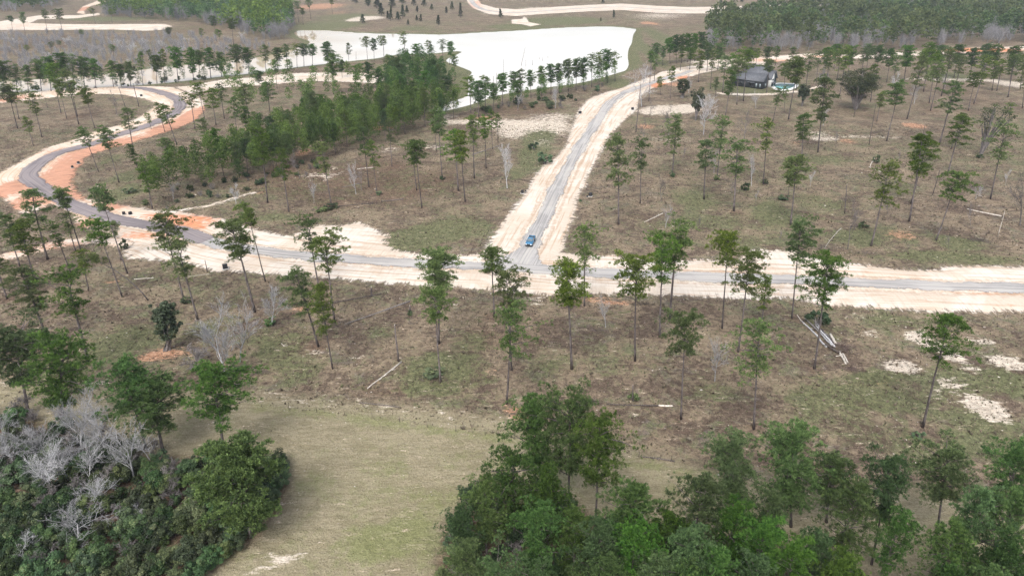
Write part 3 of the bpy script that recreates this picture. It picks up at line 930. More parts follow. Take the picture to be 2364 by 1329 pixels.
# ------------------------------------------------------------ placing plants
def plant(proto, name, parts, loc, sx, sz, rz=None, ry=0.0):
    o = empty(name, loc, random.uniform(0, 6.28) if rz is None else rz, ry, (sx, sx, sz))
    link(parts[0], proto['trunk'], o)
    link(parts[1], proto['crown'], o)
    return o

def pick(pool, h, wid, cb):
    best, bv = None, 1e9
    for p in pool:
        s = h / p['H']
        v = abs(p['cb'] - cb) * 3.0 + abs(math.log(max(.1, wid / (p['W'] * s)))) * .8 + random.uniform(0, .45)
        if v < bv:
            best, bv = p, v
    return best

def stand(pool, bx, by, tx, ty, cw, cb=.58, name='pine_tree', parts=('trunk', 'crown'), tilt=.22, lim=(.68, 1.5), rz=None):
    """a plant from its foot and its tip in the photograph and the width of its crown"""
    b = G(bx, by)
    h, xt = over(b, tx, ty)
    h = max(h, .5)
    wid = metres(cw, b[1])
    p = pick(pool, h, wid, cb)
    sz = h / p['H']
    sx = min(max(wid / p['W'], lim[0] * sz), lim[1] * sz)
    ry = max(-tilt, min(tilt, math.atan2(xt - b[0], h)))
    o = plant(p, name, parts, (b[0], b[1], height1(b[0], b[1]) - .05), sx, sz / max(.9, math.cos(ry)), rz, ry)
    o['_h'] = h; o['_w'] = wid; o['_cb'] = cb
    return o

def crown_word(h, w, cb):
    a = 'high-crowned' if cb >= .62 else 'long-crowned' if cb < .45 else 'round-crowned'
    if w / h < .26:
        a = 'slim ' + a
    elif w / h > .42:
        a = 'broad ' + a
    return a

def zone(pool, rows, where, group, noun='pine', cat='tree', **kw):
    """rows 'bx by tx ty cw [cb]'; labels count from the left of the zone"""
    out = []
    for r in rows.replace('\n', ';').split(';'):
        v = [float(q) for q in r.split()]
        if len(v) >= 5:
            out.append((v[0], stand(pool, *v[:5], v[5] if len(v) > 5 else .58, **kw)))
    out.sort(key=lambda q: q[0])
    for i, (x, o) in enumerate(out):
        lk = crown_word(o['_h'], o['_w'], o['_cb']) if noun == 'pine' else ''
        if len(f"{lk} {noun} {where}".split()) > 12:
            lk = lk.replace('slim ', '').replace('broad ', '')
        tag(o, f"{lk} {noun}, {ORD[i + 1]} from the left {where}".strip().replace('  ', ' '), cat, group)
        for k in ('_h', '_w', '_cb'):
            del o[k]
    return [o for _, o in out]

# pines standing in the clearing below the main road, left and right of the mid-line
zone(PINES, """1170 932 1182 715 100 .45;1181 854 1172 633 80 .62;1141 730 1137 580 92 .6;1320 852 1310 617 86 .58;1349 706 1350 525 76 .56;1466 833 1465 605 96 .6;1523 778 1527 562 62 .58;
1545 740 1566 530 96 .5;1572 967 1580 737 92 .52;1667 758 1680 543 66 .66;1704 812 1735 590 86 .62;1740 990 1752 750 106 .5;1828 735 1848 522 76 .62;1880 851 1915 603 106 .6;1758 752 1770 640 76 .3;2130 986 2190 733 106 .6;
1013 793 1010 590 86 .62;1017 882 1002 670 76 .66""", "in the clearing below the main road, right half", "pines in the clearing right of centre below the main road")
zone(PINES, """768 851 736 660 60 .4;735 800 686 625 78 .35;772 740 751 548 86 .6;736 664 708 505 72 .45;588 720 540 515 82 .58;613 650 568 480 44 .7;425 693 376 503 82 .62;457 738 406 556 84 .45;
282 685 222 512 58 .7;294 631 228 440 50 .72;279 601 258 515 34 .6;205 671 186 580 56 .5;110 599 66 440 82 .5;205 837 150 628 112 .5;113 790 46 620 102 .4;46 614 8 498 80 .4;84 660 40 512 84 .4;
175 581 150 494 56 .45;187 578 143 440 36 .7;164 629 120 518 50 .5;17 690 -30 560 70 .5;15 690 -8 600 40 .5""", "in the clearing below the main road, left half", "pines in the clearing left of centre below the main road")
# the tree that leans over in an arc
def arc_tree():
    b, e = G(342, 693), G(206, 690)
    h, xt = over(b, 190, 600)
    root = empty('leaning_pine', (b[0], b[1], -.05))
    mb = MB()
    k = np.linspace(0, 1, 9)
    pts = np.column_stack([(xt - b[0]) * (k ** 1.25), 1.0 * k, h * np.sin(k * 1.45) / math.sin(1.45)])
    mb.tube(pts, .17 - .11 * k, 6)
    rng = np.random.default_rng(5)
    cr = MB()
    for i in range(20):
        u = rng.uniform(.74, 1.0)
        c = np.array([np.interp(u, k, pts[:, q]) for q in range(3)])
        tip = c + np.array([rng.normal(0, .9), rng.normal(0, 1.1), rng.uniform(-.2, 1.1)])
        mb.tube([c, tip], [.05, .015], 3, False)
        q = unit(rng.normal(0, 1, (14, 3))); q[:, 2] = np.abs(q[:, 2])
        tufts(cr, tip + q * .7 * rng.uniform(.3, 1, (14, 1)), q + [0, 0, .4], rng, 8)
    link('trunk', mb.mesh("leaning_trunk", M['bark']), root)
    link('crown', cr.mesh("leaning_crown", M['pine']), root)
    tag(root, 'pine bent over in a long arc towards the left', 'tree')
arc_tree()

# field right of the straight side road
zone(PINES, """1428 518 1428 315 60 .42;1478 470 1482 325 48 .5;1552 405 1562 268 48 .35;1625 460 1630 325 60 .48;1655 414 1670 275 56 .5;1694 487 1703 330 80 .45;1762 425 1773 280 48 .52;1825 519 1840 368 62 .6;1818 462 1826 400 34 .5;
1851 366 1856 265 80 .35;1888 352 1906 180 52 .35;2011 568 2055 383 78 .55;2099 511 2132 315 58 .58;2103 471 2140 330 56 .5;2161 555 2215 405 72 .62;2187 405 2222 268 56 .5;2286 460 2322 292 62 .5""",
     "among the nearer pines right of the straight road", "nearer pines right of the straight road")
zone(PINES, """1784 281 1800 205 44 .5;1810 260 1814 200 20 .5;1820 276 1842 140 46 .55;1938 223 1957 110 40 .5;2024 281 2036 212 34 .5;2047 326 2076 195 42 .6;2094 275 2132 130 42 .55;2145 238 2162 130 40 .5;2148 256 2172 150 40 .6;
2168 335 2208 190 60 .55;2132 212 2147 118 40 .55;2173 222 2198 118 44 .55;2248 240 2282 135 44 .55;2301 210 2316 140 34 .45;2327 225 2342 130 40 .5;2235 256 2252 172 36 .55;2195 345 2225 262 60 .5;2327 292 2334 240 36 .4;
2290 210 2300 145 30 .4;2360 250 2370 170 36 .5;1906 205 1918 120 34 .5;2010 235 2020 150 30 .5;2060 205 2072 130 34 .5;2205 205 2222 130 40 .45;2262 195 2275 128 34 .45""",
     "in the field right of the house", "pines in the field right of the house")
zone(PINES, """1716 234 1725 120 46 .62;1701 242 1706 140 40 .7;1674 271 1692 165 32 .45;1547 228 1553 155 18 .55;1525 220 1523 178 20 .4;1651 223 1655 180 18 .4;1668 215 1675 130 40 .5;1688 207 1694 128 46 .5;1640 205 1646 118 30 .5;1612 190 1618 118 34 .4;
1770 215 1775 140 32 .6;1808 222 1815 150 34 .6;1838 208 1848 135 34 .55;1860 205 1870 128 34 .5;1745 150 1749 112 44 .4;1790 150 1796 108 44 .4;1826 160 1834 110 40 .4;1510 190 1514 130 24 .5;1570 165 1576 110 30 .5""",
     "among the pines around the dark-roofed house", "pines around the dark-roofed house")
zone(PINES + DENSE, """1592 162 1596 112 24 .45;1632 166 1636 102 26 .45;1657 162 1662 104 26 .4;1702 168 1707 116 28 .5;1727 164 1732 112 26 .45;1767 160 1774 110 28 .45;1884 190 1892 120 30 .5;1903 176 1911 112 26 .45;1932 186 1942 118 32 .5;1957 180 1965 110 28 .4;1987 182 1997 114 30 .5;2022 178 2032 108 30 .45;
2047 190 2058 116 30 .5;2087 186 2098 110 32 .45;2117 196 2130 120 30 .55;2162 186 2174 108 32 .45;2202 180 2214 106 30 .4;2237 190 2250 114 32 .5;2292 180 2302 106 30 .45;2332 190 2344 110 32 .45;2355 206 2367 124 34 .5;2270 172 2280 104 30 .4;2140 172 2150 104 28 .4;2000 165 2008 104 26 .4;1925 160 1932 104 26 .4""",
     "in the belt before the far sand road", "pines in the belt before the far sand road")
# pines by the near shore of the pond and on the dam side
zone(PINES + DENSE, """1087 262 1085 178 36 .4;1120 254 1121 178 34 .4;1160 243 1160 172 30 .45;1186 237 1186 168 24 .5;1203 228 1200 162 24 .4;1226 226 1224 165 24 .4;1250 222 1250 156 26 .4;1272 219 1272 152 26 .4;1292 216 1290 150 26 .4;1312 212 1310 140 30 .35;1330 209 1331 140 28 .35;1347 207 1347 138 26 .4;1366 202 1366 127 30 .35;1383 198 1382 124 28 .35;1402 192 1400 120 30 .4;1420 188 1418 122 26 .45;
1105 270 1104 190 36 .4;1140 262 1138 195 30 .4;1195 250 1196 190 22 .4""", "in the row along the near shore of the pond", "pines in a row along the near shore of the pond")
zone(PINES + DENSE, "1516 150 1515 103 24 .45;1547 148 1545 90 24 .4;1562 147 1560 86 22 .4;1574 146 1573 84 24 .4;1588 144 1588 82 24 .4;1604 142 1604 80 24 .4;1620 138 1621 78 24 .4;1503 165 1503 125 20 .4;1530 152 1531 108 18 .4",
     "in the clump beside the dam", "pines in the clump beside the dam")
# peninsula
zone(PINES + DENSE, """757 172 754 100 30 .45;770 218 768 128 34 .45;806 157 803 100 15 .5;849 147 845 88 22 .6;864 142 862 91 18 .5;887 140 884 86 28 .55;937 135 930 75 26 .55;963 148 960 104 32 .3;992 140 990 95 18 .4;1023 143 1020 93 34 .45;1038 150 1040 98 20 .4;1052 178 1047 128 16 .5;
823 213 820 152 22 .4;851 205 848 145 28 .35;896 190 894 128 32 .25;918 200 916 135 24 .3;955 185 953 125 24 .3;962 205 965 135 40 .2;1000 195 1000 138 34 .25;1012 205 1010 150 30 .25;925 212 922 148 28 .3;940 165 938 122 20 .5;
875 222 873 160 26 .3;895 232 893 175 30 .3;985 225 983 165 34 .3;1030 240 1028 175 40 .35;790 180 788 142 18 .4""", "among the pines on the wooded peninsula", "pines on the wooded peninsula")
# bank of the narrow arm of the pond
zone(PINES + DENSE, """10 215 4 145 34 .35;40 212 35 150 36 .35;66 214 60 152 32 .35;95 208 88 140 30 .35;118 212 112 134 36 .35;146 210 140 126 32 .3;172 208 165 128 34 .3;196 206 188 134 30 .35;222 205 215 138 34 .3;262 202 255 142 34 .3;280 200 275 150 28 .35;302 198 297 143 32 .25;330 195 322 120 18 .4;362 192 358 128 28 .35;380 190 374 112 20 .5;411 188 405 113 30 .35;447 186 440 113 28 .3;462 182 457 118 24 .4;
487 180 480 112 28 .35;512 178 505 122 30 .25;548 174 545 106 36 .4;575 170 570 112 32 .4;614 166 611 106 32 .4;642 163 640 112 28 .4;664 160 660 104 24 .45;686 158 684 103 28 .5;702 155 700 103 28 .5;722 153 720 104 26 .5;640 205 634 140 22 .4;600 215 596 165 24 .5""",
     "along the bank of the narrow pond arm", "pines along the bank of the narrow pond arm")
# inside the loop bend and along the bend
zone(PINES, """41 297 14 200 34 .6;97 317 72 215 40 .5;77 335 58 270 24 .4;141 261 116 150 30 .55;154 274 134 188 26 .6;182 287 150 165 44 .45;179 269 162 190 30 .6;219 296 192 205 32 .6;44 275 28 200 36 .5;228 397 190 300 42 .62;275 421 238 302 46 .65;310 356 290 250 40 .5;
381 305 362 238 48 .4;409 335 376 244 44 .55;450 297 438 218 38 .55;473 274 455 195 34 .55;499 289 486 205 40 .4;518 274 506 195 36 .45;578 282 560 195 46 .45;568 269 552 205 34 .5;625 272 614 190 40 .45;480 350 466 275 34 .35;548 325 540 225 30 .5;350 300 340 262 22 .4;322 400 300 335 28 .3""",
     "along the curving loop of the gravel bend", "pines along the loop of the gravel bend")
# edge of the dense stand
zone(PINES, """618 468 600 300 50 .55;667 489 646 345 46 .5;765 473 742 335 50 .45;852 432 836 295 40 .5;871 448 856 330 34 .5;962 440 950 330 44 .5;974 480 956 330 46 .65;1021 412 1011 258 36 .6;1058 441 1050 302 58 .5;1074 466 1060 312 36 .6;1095 412 1090 270 36 .55;1122 389 1120 275 26 .6;1137 345 1133 255 24 .5;1150 330 1148 265 20 .5;352 482 330 378 54 .3;905 385 898 280 36 .45;1008 350 1000 262 34 .45""",
     "along the open edge of the dense pine stand", "pines along the open edge of the dense stand")

def scatter(poly, n, gap, rng, existing=None):
    L = GP(poly) if isinstance(poly, str) else poly
    lo, hi = L.min(0), L.max(0)
    out = [] if existing is None else list(existing)
    k0 = len(out)
    for _ in range(n * 40):
        q = rng.uniform(lo, hi)
        if not inside(q[None], L)[0]:
            continue
        if out and np.min(np.hypot(*(np.array(out) - q).T)) < gap:
            continue
        out.append(q)
        if len(out) - k0 >= n:
            break
    return np.array(out[k0:])

rs = np.random.default_rng(21)
# the dense stand itself
for q in scatter("345 470;420 462;500 446;580 432;650 405;720 385;790 362;860 345;930 330;985 300;1060 275;1050 252;960 245;880 255;800 268;730 280;680 300;620 320;570 350;520 375;470 395;400 410;345 430", 34, 5.0, rs):
    p = DENSE[rs.integers(0, 6)] if rs.random() < .7 else PINES[rs.integers(0, len(PINES))]
    h = rs.uniform(12, 19)
    s = h / p['H']
    o = plant(p, 'pine_tree', ('trunk', 'crown'), (q[0], q[1], -.05), s * rs.uniform(.85, 1.15), s, None, rs.normal(0, .03))
    tag(o, 'pine crowded inside the dense dark stand left of the straight road', 'tree', 'pines of the dense stand left of the straight road')
# pines at the lower right, placed by their tips
def by_tip(pool, tx, ty, h, cw, name='pine_tree', cb=.4, lim=(.7, 1.5)):
    q = G(tx, ty, h)
    wid = cw * (q[1] * CP + (CAM_H - h) * SP) / FPX
    p = pick(pool, h, wid, cb)
    sz = h / p['H']
    sx = min(max(wid / p['W'], lim[0] * sz), lim[1] * sz)
    return q[0], plant(p, name, ('trunk', 'crown'), (q[0], q[1], -.05), sx, sz, None, random.gauss(0, .02))

zone(NEAR, "1255 1140 1228 935 112 .28;1313 1166 1314 926 118 .3;1374 1215 1386 978 106 .34", "of the three tall pines before the mown strip", "three tall pines before the mown strip", lim=(.7, 2.0))
zone(NEAR, "1699 1192 1690 1022 122 .25;1826 1215 1828 1003 136 .28;1908 1205 1918 1064 108 .35;2012 1302 2058 1074 122 .45;2160 1245 2192 1050 140 .4;2322 1240 2342 1042 110 .28", "of the taller pines above the lower right wood", "taller pines rising above the lower right wood", lim=(.7, 2.1))
tips = []
for r in """1190 1060 17 150;1265 1098 16 120;1120 1118 14 116;1062 1185 11 100;1330 1190 13 110;1230 1180 15 130;1075 1268 11 110;1455 1132 18 155;1380 1222 15 130;1470 1222 16 140;1612 1118 19 155;1600 1235 17 140;
1692 1172 17 140;1548 1200 15 130;1842 1262 16 130;1525 1290 14 140;1665 1290 16 140;1420 1305 14 120;1762 1215 17 130;1792 1152 16 116;1760 1305 16 130;1895 1240 15 110;1980 1132 18 140;1945 1292 17 130;2078 1190 15 100;2210 1225 17 124;2270 1145 19 140;2342 1155 19 120;2345 1255 18 130;2200 1315 15 120;2300 1325 16 120;1220 1320 12 116;1150 1300 11 110;1610 1335 15 130;1340 1345 13 120;1480 1380 14 130;1720 1390 15 130;1880 1380 16 130;2100 1400 15 120""".replace('\n', ';').split(';'):
    v = [float(q) for q in r.split()]
    if len(v) == 4:
        v[3] *= .86
        tips.append(by_tip(NEAR, *v, cb=.24 if v[0] < 1500 else .34))
tips.sort(key=lambda q: q[0])
for i, (x, o) in enumerate(tips):
    tag(o, f'full-crowned pine, {ORD[i + 1]} from the left in the packed lower right wood', 'tree', 'pines packed into the lower right wood')
# lower left
zone(NEAR, "66 955 30 772 140 .4;148 1000 132 796 140 .3;338 1035 285 845 128 .5;377 1045 342 882 140 .35;520 1055 488 856 142 .4", "of the tall pines above the lower left thicket", "tall pines above the lower left thicket", lim=(.7, 2.3))
BRIGHT = make_pine(270, .14, 4.2, 60, 5, 22, 'round', 'pine_bright', 14.0, 11, .4, .11, 0, .1, .95)
o = stand([BRIGHT], 580, 1240, 538, 1040, 165, .2, lim=(.7, 2.2))
for k in ('_h', '_w', '_cb'):
    del o[k]
tag(o, 'bright green bushy pine at the right end of the lower left thicket', 'tree')

# evergreen and bare trees
def single(pool, s, label, cat='tree', name='evergreen_tree', parts=('trunk', 'crown'), **kw):
    v = [float(q) for q in s.split()]
    o = stand(pool, *v[:5], .2, name=name, parts=parts, **kw)
    for k in ('_h', '_w', '_cb'):
        del o[k]
    tag(o, label, cat)
    return o
single(EVERG[:1], "388 808 376 690 54", 'dense dark evergreen tree standing on a patch of orange clay')
single(EVERG[1:], "1606 279 1613 200 30", 'narrow dark evergreen tree clothed to the ground left of the house', tilt=.1)
single(EVERG[:1], "1575 226 1580 180 32", 'bushy grey-green tree beside the red clay road edge')
single(EVERG[1:], "1851 246 1860 192 26", 'narrow dark evergreen tree just right of the swimming pool')
single(OAK, "1975 253 1992 155 84", 'broad spreading oak with dark green crown right of the pool', name='oak_tree', tilt=.1)
single(LICHEN, "2262 362 2312 235 70", 'dark-trunked leaning tree with pale grey-green crown near the right edge', name='lichen_tree', tilt=.3)
BN = dict(name='bare_tree', parts=('trunk', 'branches'), lim=(.6, 2.0))
zone(BARE, "521 869 482 698 120;554 836 530 662 96;628 752 620 648 70;1650 880 1662 770 46;1398 755 1396 665 34", "among the pale bare trees below the main road", "pale bare trees in the clearing", 'leafless tree', **BN)
zone(BARE + BARE_GREY, "1171 435 1168 325 44;822 448 806 370 26;692 412 676 344 26;1481 246 1480 140 64;1624 311 1636 212 48;1717 330 1731 238 48;1486 333 1490 268 36;1543 317 1548 238 34;1526 465 1528 395 26;1536 525 1538 458 34;1957 575 1976 450 30;1648 400 1651 335 24;2252 460 2266 425 26;1282 250 1281 195 26;1195 255 1197 200 20;2355 520 2362 395 60;545 470 541 422 30;1735 430 1738 350 18;725 470 720 400 24;1895 200 1900 150 26;1945 205 1950 160 24;2065 215 2072 165 26;2180 210 2188 160 26;2240 170 2246 130 26;1590 215 1594 170 22;1745 250 1750 205 20;2110 240 2117 190 24;1640 260 1645 215 22;1500 270 1503 225 26;1900 290 1906 240 26;835 440 825 385 26;270 265 262 205 26;400 460 395 420 30;880 270 880 262 10",
     "of the bare trees beyond the main road", "bare trees beyond the main road", 'leafless tree', **BN)
zone(BARE, "190 1045 135 895 150;262 1060 170 902 110;311 1108 258 912 130;40 1080 20 975 110;100 1143 66 1012 130;206 1125 196 1012 110;160 1110 120 1000 120;180 1275 150 1172 130;325 1205 322 1160 30;60 1290 48 1225 60;20 1010 0 930 90;345 1060 330 985 90;230 1170 215 1080 90;120 1050 75 955 120", "of the pale bare trees in the lower left thicket", "pale bare trees in the lower left thicket", 'leafless tree', **BN)
single(TWIGGY, "455 850 440 800 70", 'brown twiggy bush beside the pale bare trees', 'shrub', 'twiggy_bush', ('stems', 'twigs'))

zone(SAPLING, "1575 370 1578 335 14;1690 455 1693 415 16;1745 470 1748 435 12;1870 430 1875 390 16;1930 340 1934 300 14;2050 500 2056 455 16;2075 380 2080 345 12;2240 520 2250 465 20;2320 430 2328 385 16;1610 530 1612 495 14;1800 560 1803 528 12;2190 575 2196 540 16",
     "in the field right of the straight road", "thin grey saplings in the right field", 'thin grey sapling', name='bare_sapling', parts=('trunk', 'branches'), lim=(.5, 2.0))
# shrubs of the two thickets
SH = dict()
def shrubs(poly, n, gap, pool, hh, label, group, name='evergreen_shrub', parts=('stems', 'foliage'), cat='shrub', seed=1):
    rng = np.random.default_rng(seed)
    for q in scatter(poly, n, gap, rng):
        p = pool[rng.integers(0, len(pool))]
        h = rng.uniform(*hh)
        o = plant(p, name, parts, (q[0], q[1], -.05), h / p['H'] * rng.uniform(.85, 1.35), h / p['H'])
        tag(o, label, cat, group)
LEFT_THICKET = "-60 960;60 960;180 1010;330 1060;430 1050;560 1080;640 1070;668 1120;650 1180;600 1225;560 1270;500 1310;440 1350;300 1400;-60 1400"
shrubs(LEFT_THICKET, 200, 1.55, SHRUB, (1.6, 4.6), 'evergreen shrub in the tangled thicket at the lower left corner', 'evergreen shrubs of the lower left thicket', seed=3)
shrubs("-60 950;120 960;330 1040;420 1060;400 1180;300 1300;-60 1380", 42, 2.4, TWIGGY, (2.2, 5.0), 'leafless grey bush in the tangled thicket at the lower left', 'leafless bushes of the lower left thicket', 'twiggy_bush', ('stems', 'twigs'), seed=4)
RIGHT_THICKET = "1000 1345;1008 1250;1050 1180;1110 1150;1200 1150;1300 1150;1380 1200;1480 1240;1600 1260;1700 1290;1850 1320;2000 1350;2200 1350;2360 1320;2420 1420;1000 1420"
shrubs(RIGHT_THICKET, 56, 2.4, SHRUB, (2.0, 5.0), 'dark evergreen shrub under the pines at the lower right', 'evergreen shrubs under the lower right pines', seed=5)
shrubs(RIGHT_THICKET, 14, 4.0, TWIGGY, (2.0, 3.6), 'leafless grey bush under the pines at the lower right', 'leafless bushes under the lower right pines', 'twiggy_bush', ('stems', 'twigs'), seed=6)
shrubs("330 492;420 480;500 470;560 455;640 430;700 410;760 390;700 370;600 400;500 425;400 440;330 470", 34, 2.2, SHRUB + TWIGGY, (1.0, 2.8), 'low shrub along the ragged foot of the dense pine stand', 'shrubs at the foot of the dense stand', seed=7)
shrubs("1110 262;1200 256;1300 252;1330 240;1340 222;1420 200;1400 195;1300 222;1200 240;1110 250", 26, 3.5, SHRUB + TWIGGY, (1.5, 5.0), 'shrub in the brushy belt between pond pines and pale sand', 'shrubs in the belt below the pond pines', seed=8)
shrubs("20 212;200 206;340 198;480 184;480 178;340 190;200 200;20 206", 22, 4, SHRUB + TWIGGY, (1.5, 4), 'shrub on the bank under the pines of the narrow pond arm', 'shrubs on the bank of the narrow pond arm', seed=9)

def bush_at(s, label, pool=None, name='small_shrub'):
    px, py, w, h = [float(q) for q in s.split()]
    b = G(px, py)
    p = random.choice(pool or BUSH)
    W = metres(w, b[1]); hh = metres(h, b[1]) / max(.3, math.cos(math.atan2(CAM_H, b[1])))
    o = plant(p, name, ('stems', 'foliage'), (b[0], b[1], -.03), W / p['W'], hh / p['H'])
    tag(o, label, 'shrub')
for s, l in (("1886 748 56 30", 'green brush bush behind the log pile'), ("432 700 26 16", 'small bush at the foot of a pine left of the bare trees'), ("765 482 34 14", 'low green bush at the pine foot on the dense stand edge'),
             ("740 488 30 12", 'low green bush left of the pine foot, brush row'), ("873 450 18 10", 'tiny bush at the foot of a pine below the brush tangle'), ("1021 414 16 8", 'tiny bush at the pine foot left of the round-crowned pines'),
             ("1552 408 14 14", 'small round bush at the foot of the bluish pine'), ("1656 416 16 14", 'small bush at the foot of the pine, middle of right field'), ("1766 424 16 12", 'small bush at the pine foot right of the field centre'),
             ("1810 462 26 12", 'small bush beside two pines in the right field'), ("2023 376 18 20", 'bright green bush beside the broken white log'), ("1462 925 28 18", 'grey-green bush round the broken stub above the long log'),
             ("946 728 12 14", 'little green bush beside the stub holding the propped log'), ("628 748 30 16", 'green bush at the foot of the small pale bare tree'), ("545 865 50 18", 'green bush at the foot of the two pale bare trees'),
             ("1990 525 26 14", 'blue-green bush beside the small pale bare tree, right field'), ("1720 440 20 20", 'grey-green bush beside the pale snag in right field'), ("2262 365 18 8", 'low bush at the foot of the leaning dark tree'),
             ("1258 378 36 26", 'brown-green bush left of the straight road'), ("2178 405 12 8", 'tiny bush at a pine foot right of the field'), ("560 500 30 10", 'low bush left of the spur track'), ("300 445 30 12", 'low bush inside the road bend'),
             ("290 575 20 26", 'dark little bush by the washed sand, left'), ("1232 345 26 16", 'dark brush bush beside the green verge'), ("1005 868 50 16", 'low dark weeds at the foot of the tall central pine'),
             ("80 795 40 16", 'green bush at the foot of the left pine above the thicket'), ("2120 1012 30 14", 'small olive bush above the lower right pines'), ("1340 465 8 5", 'tiny weed beside the sand edge')):
    bush_at(s, l)

# far things: cedars, bare trees, woods
zone(CEDAR, """880 37 879 8 14;837 54 837 34 12;896 46 895 26 8;902 49 902 14 8;919 47 918 28 11;930 42 930 13 11;939 32 939 14 8;963 29 963 15 7;962 49 962 36 7;971 51 972 34 7;942 58 942 46 6;1012 58 1012 36 9;1063 42 1062 8 9;1044 24 1043 4 9;978 15 978 -3 13;1157 42 1154 21 9;1392 9 1392 -4 7;1417 42 1417 24 6;1387 50 1387 41 4;1664 15 1664 -2 8;1713 6 1713 -5 9;870 20 870 -5 16;850 15 850 -8 18;905 18 905 -6 16;928 10 928 -12 14;955 14 955 -8 10;996 24 996 10 8;820 8 820 -12 16;1030 32 1030 16 7""",
     "of the small dark cedars beyond the pond", "small dark cedars beyond the pond", 'cedar', name='cedar_tree', lim=(.5, 1.6))
zone(PINES, """29 70 24 38 14;60 90 50 30 16;110 75 100 26 18;146 82 134 24 24;400 100 385 65 26;188 94 186 70 16;220 55 212 20 16;259 54 254 22 16;315 52 312 25 14;500 95 492 40 22;540 105 532 45 24;510 110 503 70 18;470 100 462 66 26;66 135 60 105 44;120 128 116 98 22;660 60 655 10 16;690 52 684 5 18;718 45 712 0 18;700 58 698 20 16;768 32 764 -2 14;140 118 137 95 14;335 130 330 115 12;348 150 343 117 14;195 130 196 115 10;263 138 260 105 18""",
     "among the scattered pines beyond the narrow pond arm", "scattered pines beyond the narrow pond arm", lim=(.6, 1.6))
zone(BARE, "280 118 275 88 28;300 130 296 92 30;260 110 256 85 26;345 125 343 90 28;230 128 228 100 24;150 105 146 82 30;40 110 36 84 34;90 120 88 95 26;380 118 377 90 24;325 112 322 86 24;15 95 12 68 24;205 115 203 92 22;430 110 428 84 24;120 145 118 118 26;350 165 348 138 22;330 175 326 145 18;170 140 168 120 22;225 150 223 125 22;60 150 58 128 26;300 155 298 134 20;420 128 417 100 20;560 100 556 72 22",
     "of the bare grey trees beyond the narrow pond arm", "bare grey trees beyond the narrow pond arm", 'leafless tree', **BN)

# mixed woods: far masses that read as one
def lod_pine(rng, ncl, ntri, size, cb=.35, R=3.4, H=20.0):
    """coarse crown for far trees: clumps of leaf-mass faces inside the crown's outline, and a trunk"""
    V, T = [], []
    for i in range(ncl):
        t = rng.random() ** .85
        r = math.sqrt(max(.03, 1 - ((t - .35) / .66) ** 2)) if t > .35 else .6 + .4 * t / .35
        a = rng.uniform(0, 6.28)
        rr = R * r * math.sqrt(rng.random()) * rng.uniform(.8, 1.15)
        c = np.array([math.cos(a) * rr, math.sin(a) * rr, H * (cb + (1 - cb) * t * .97)])
        p = c + rng.normal(0, 1, (ntri, 3)) * np.array([.55, .55, .3])
        e1 = rng.normal(0, 1, (ntri, 3)); e1 = unit(e1) * size * rng.uniform(.6, 1.2, (ntri, 1))
        e2 = unit(np.cross(e1, rng.normal(0, 1, (ntri, 3)))) * size * rng.uniform(.5, 1.0, (ntri, 1))
        V.append(np.stack([p - e1 * .5, p + e1 * .5, p + e2], 1).reshape(-1, 3))
        T.append(np.repeat(np.clip(rng.normal(.42, .24, ntri), 0, .93), 3))
    return np.concatenate(V), np.concatenate(T)

def lod_bare(rng, n=120, H=11.0, R=3.2):
    """coarse leafless crown: thin upward-fanning slivers"""
    a = rng.uniform(0, 6.28, n)
    z0 = H * rng.uniform(.1, .6, n)
    b = np.column_stack([rng.normal(0, .25 * R, n), rng.normal(0, .25 * R, n), z0])
    d = np.column_stack([np.cos(a) * rng.uniform(.2, 1, n) * R * .6, np.sin(a) * rng.uniform(.2, 1, n) * R * .6, H * rng.uniform(.2, .42, n)])
    s = unit(np.cross(d, rng.normal(0, 1, (n, 3)))) * rng.uniform(.04, .09, (n, 1))
    V = np.stack([b - s, b + s, b + d], 1).reshape(-1, 3)
    k = np.array([[-.14, 0, 0], [.14, 0, 0], [0, 0, H * .8], [0, -.14, 0], [0, .14, 0], [0, 0, H * .8]])
    V = np.concatenate([V, k])
    return V, np.full(len(V), .5)

def jgrid(poly, gap, rng):
    L = GP(poly) if isinstance(poly, str) else poly
    lo, hi = L.min(0), L.max(0)
    X, Y = np.meshgrid(np.arange(lo[0], hi[0], gap), np.arange(lo[1], hi[1], gap))
    q = np.stack([X.ravel(), Y.ravel()], -1)
    q = q + rng.uniform(-.48, .48, q.shape) * gap
    return q[inside(q, L)]

def mass(name, pts, protos, mat, label, cat, rng, s0=(.65, 1.0), wide=1.1):
    V, T = [], []
    for q in pts:
        v, tv = protos[rng.integers(0, len(protos))]
        s = rng.uniform(*s0); a = rng.uniform(0, 6.28)
        cs, sn = math.cos(a) * s * wide, math.sin(a) * s * wide
        V.append(np.column_stack([v[:, 0] * cs - v[:, 1] * sn + q[0], v[:, 0] * sn + v[:, 1] * cs + q[1], v[:, 2] * s]))
        T.append(np.clip(tv + rng.normal(0, .2), 0, .93))
    V = np.concatenate(V)
    o = link(name, mesh_from(name, V, [np.arange(len(V)).reshape(-1, 3)], M[mat], {'tv': np.concatenate(T)}))
    tag(o, label, cat, kind='stuff')

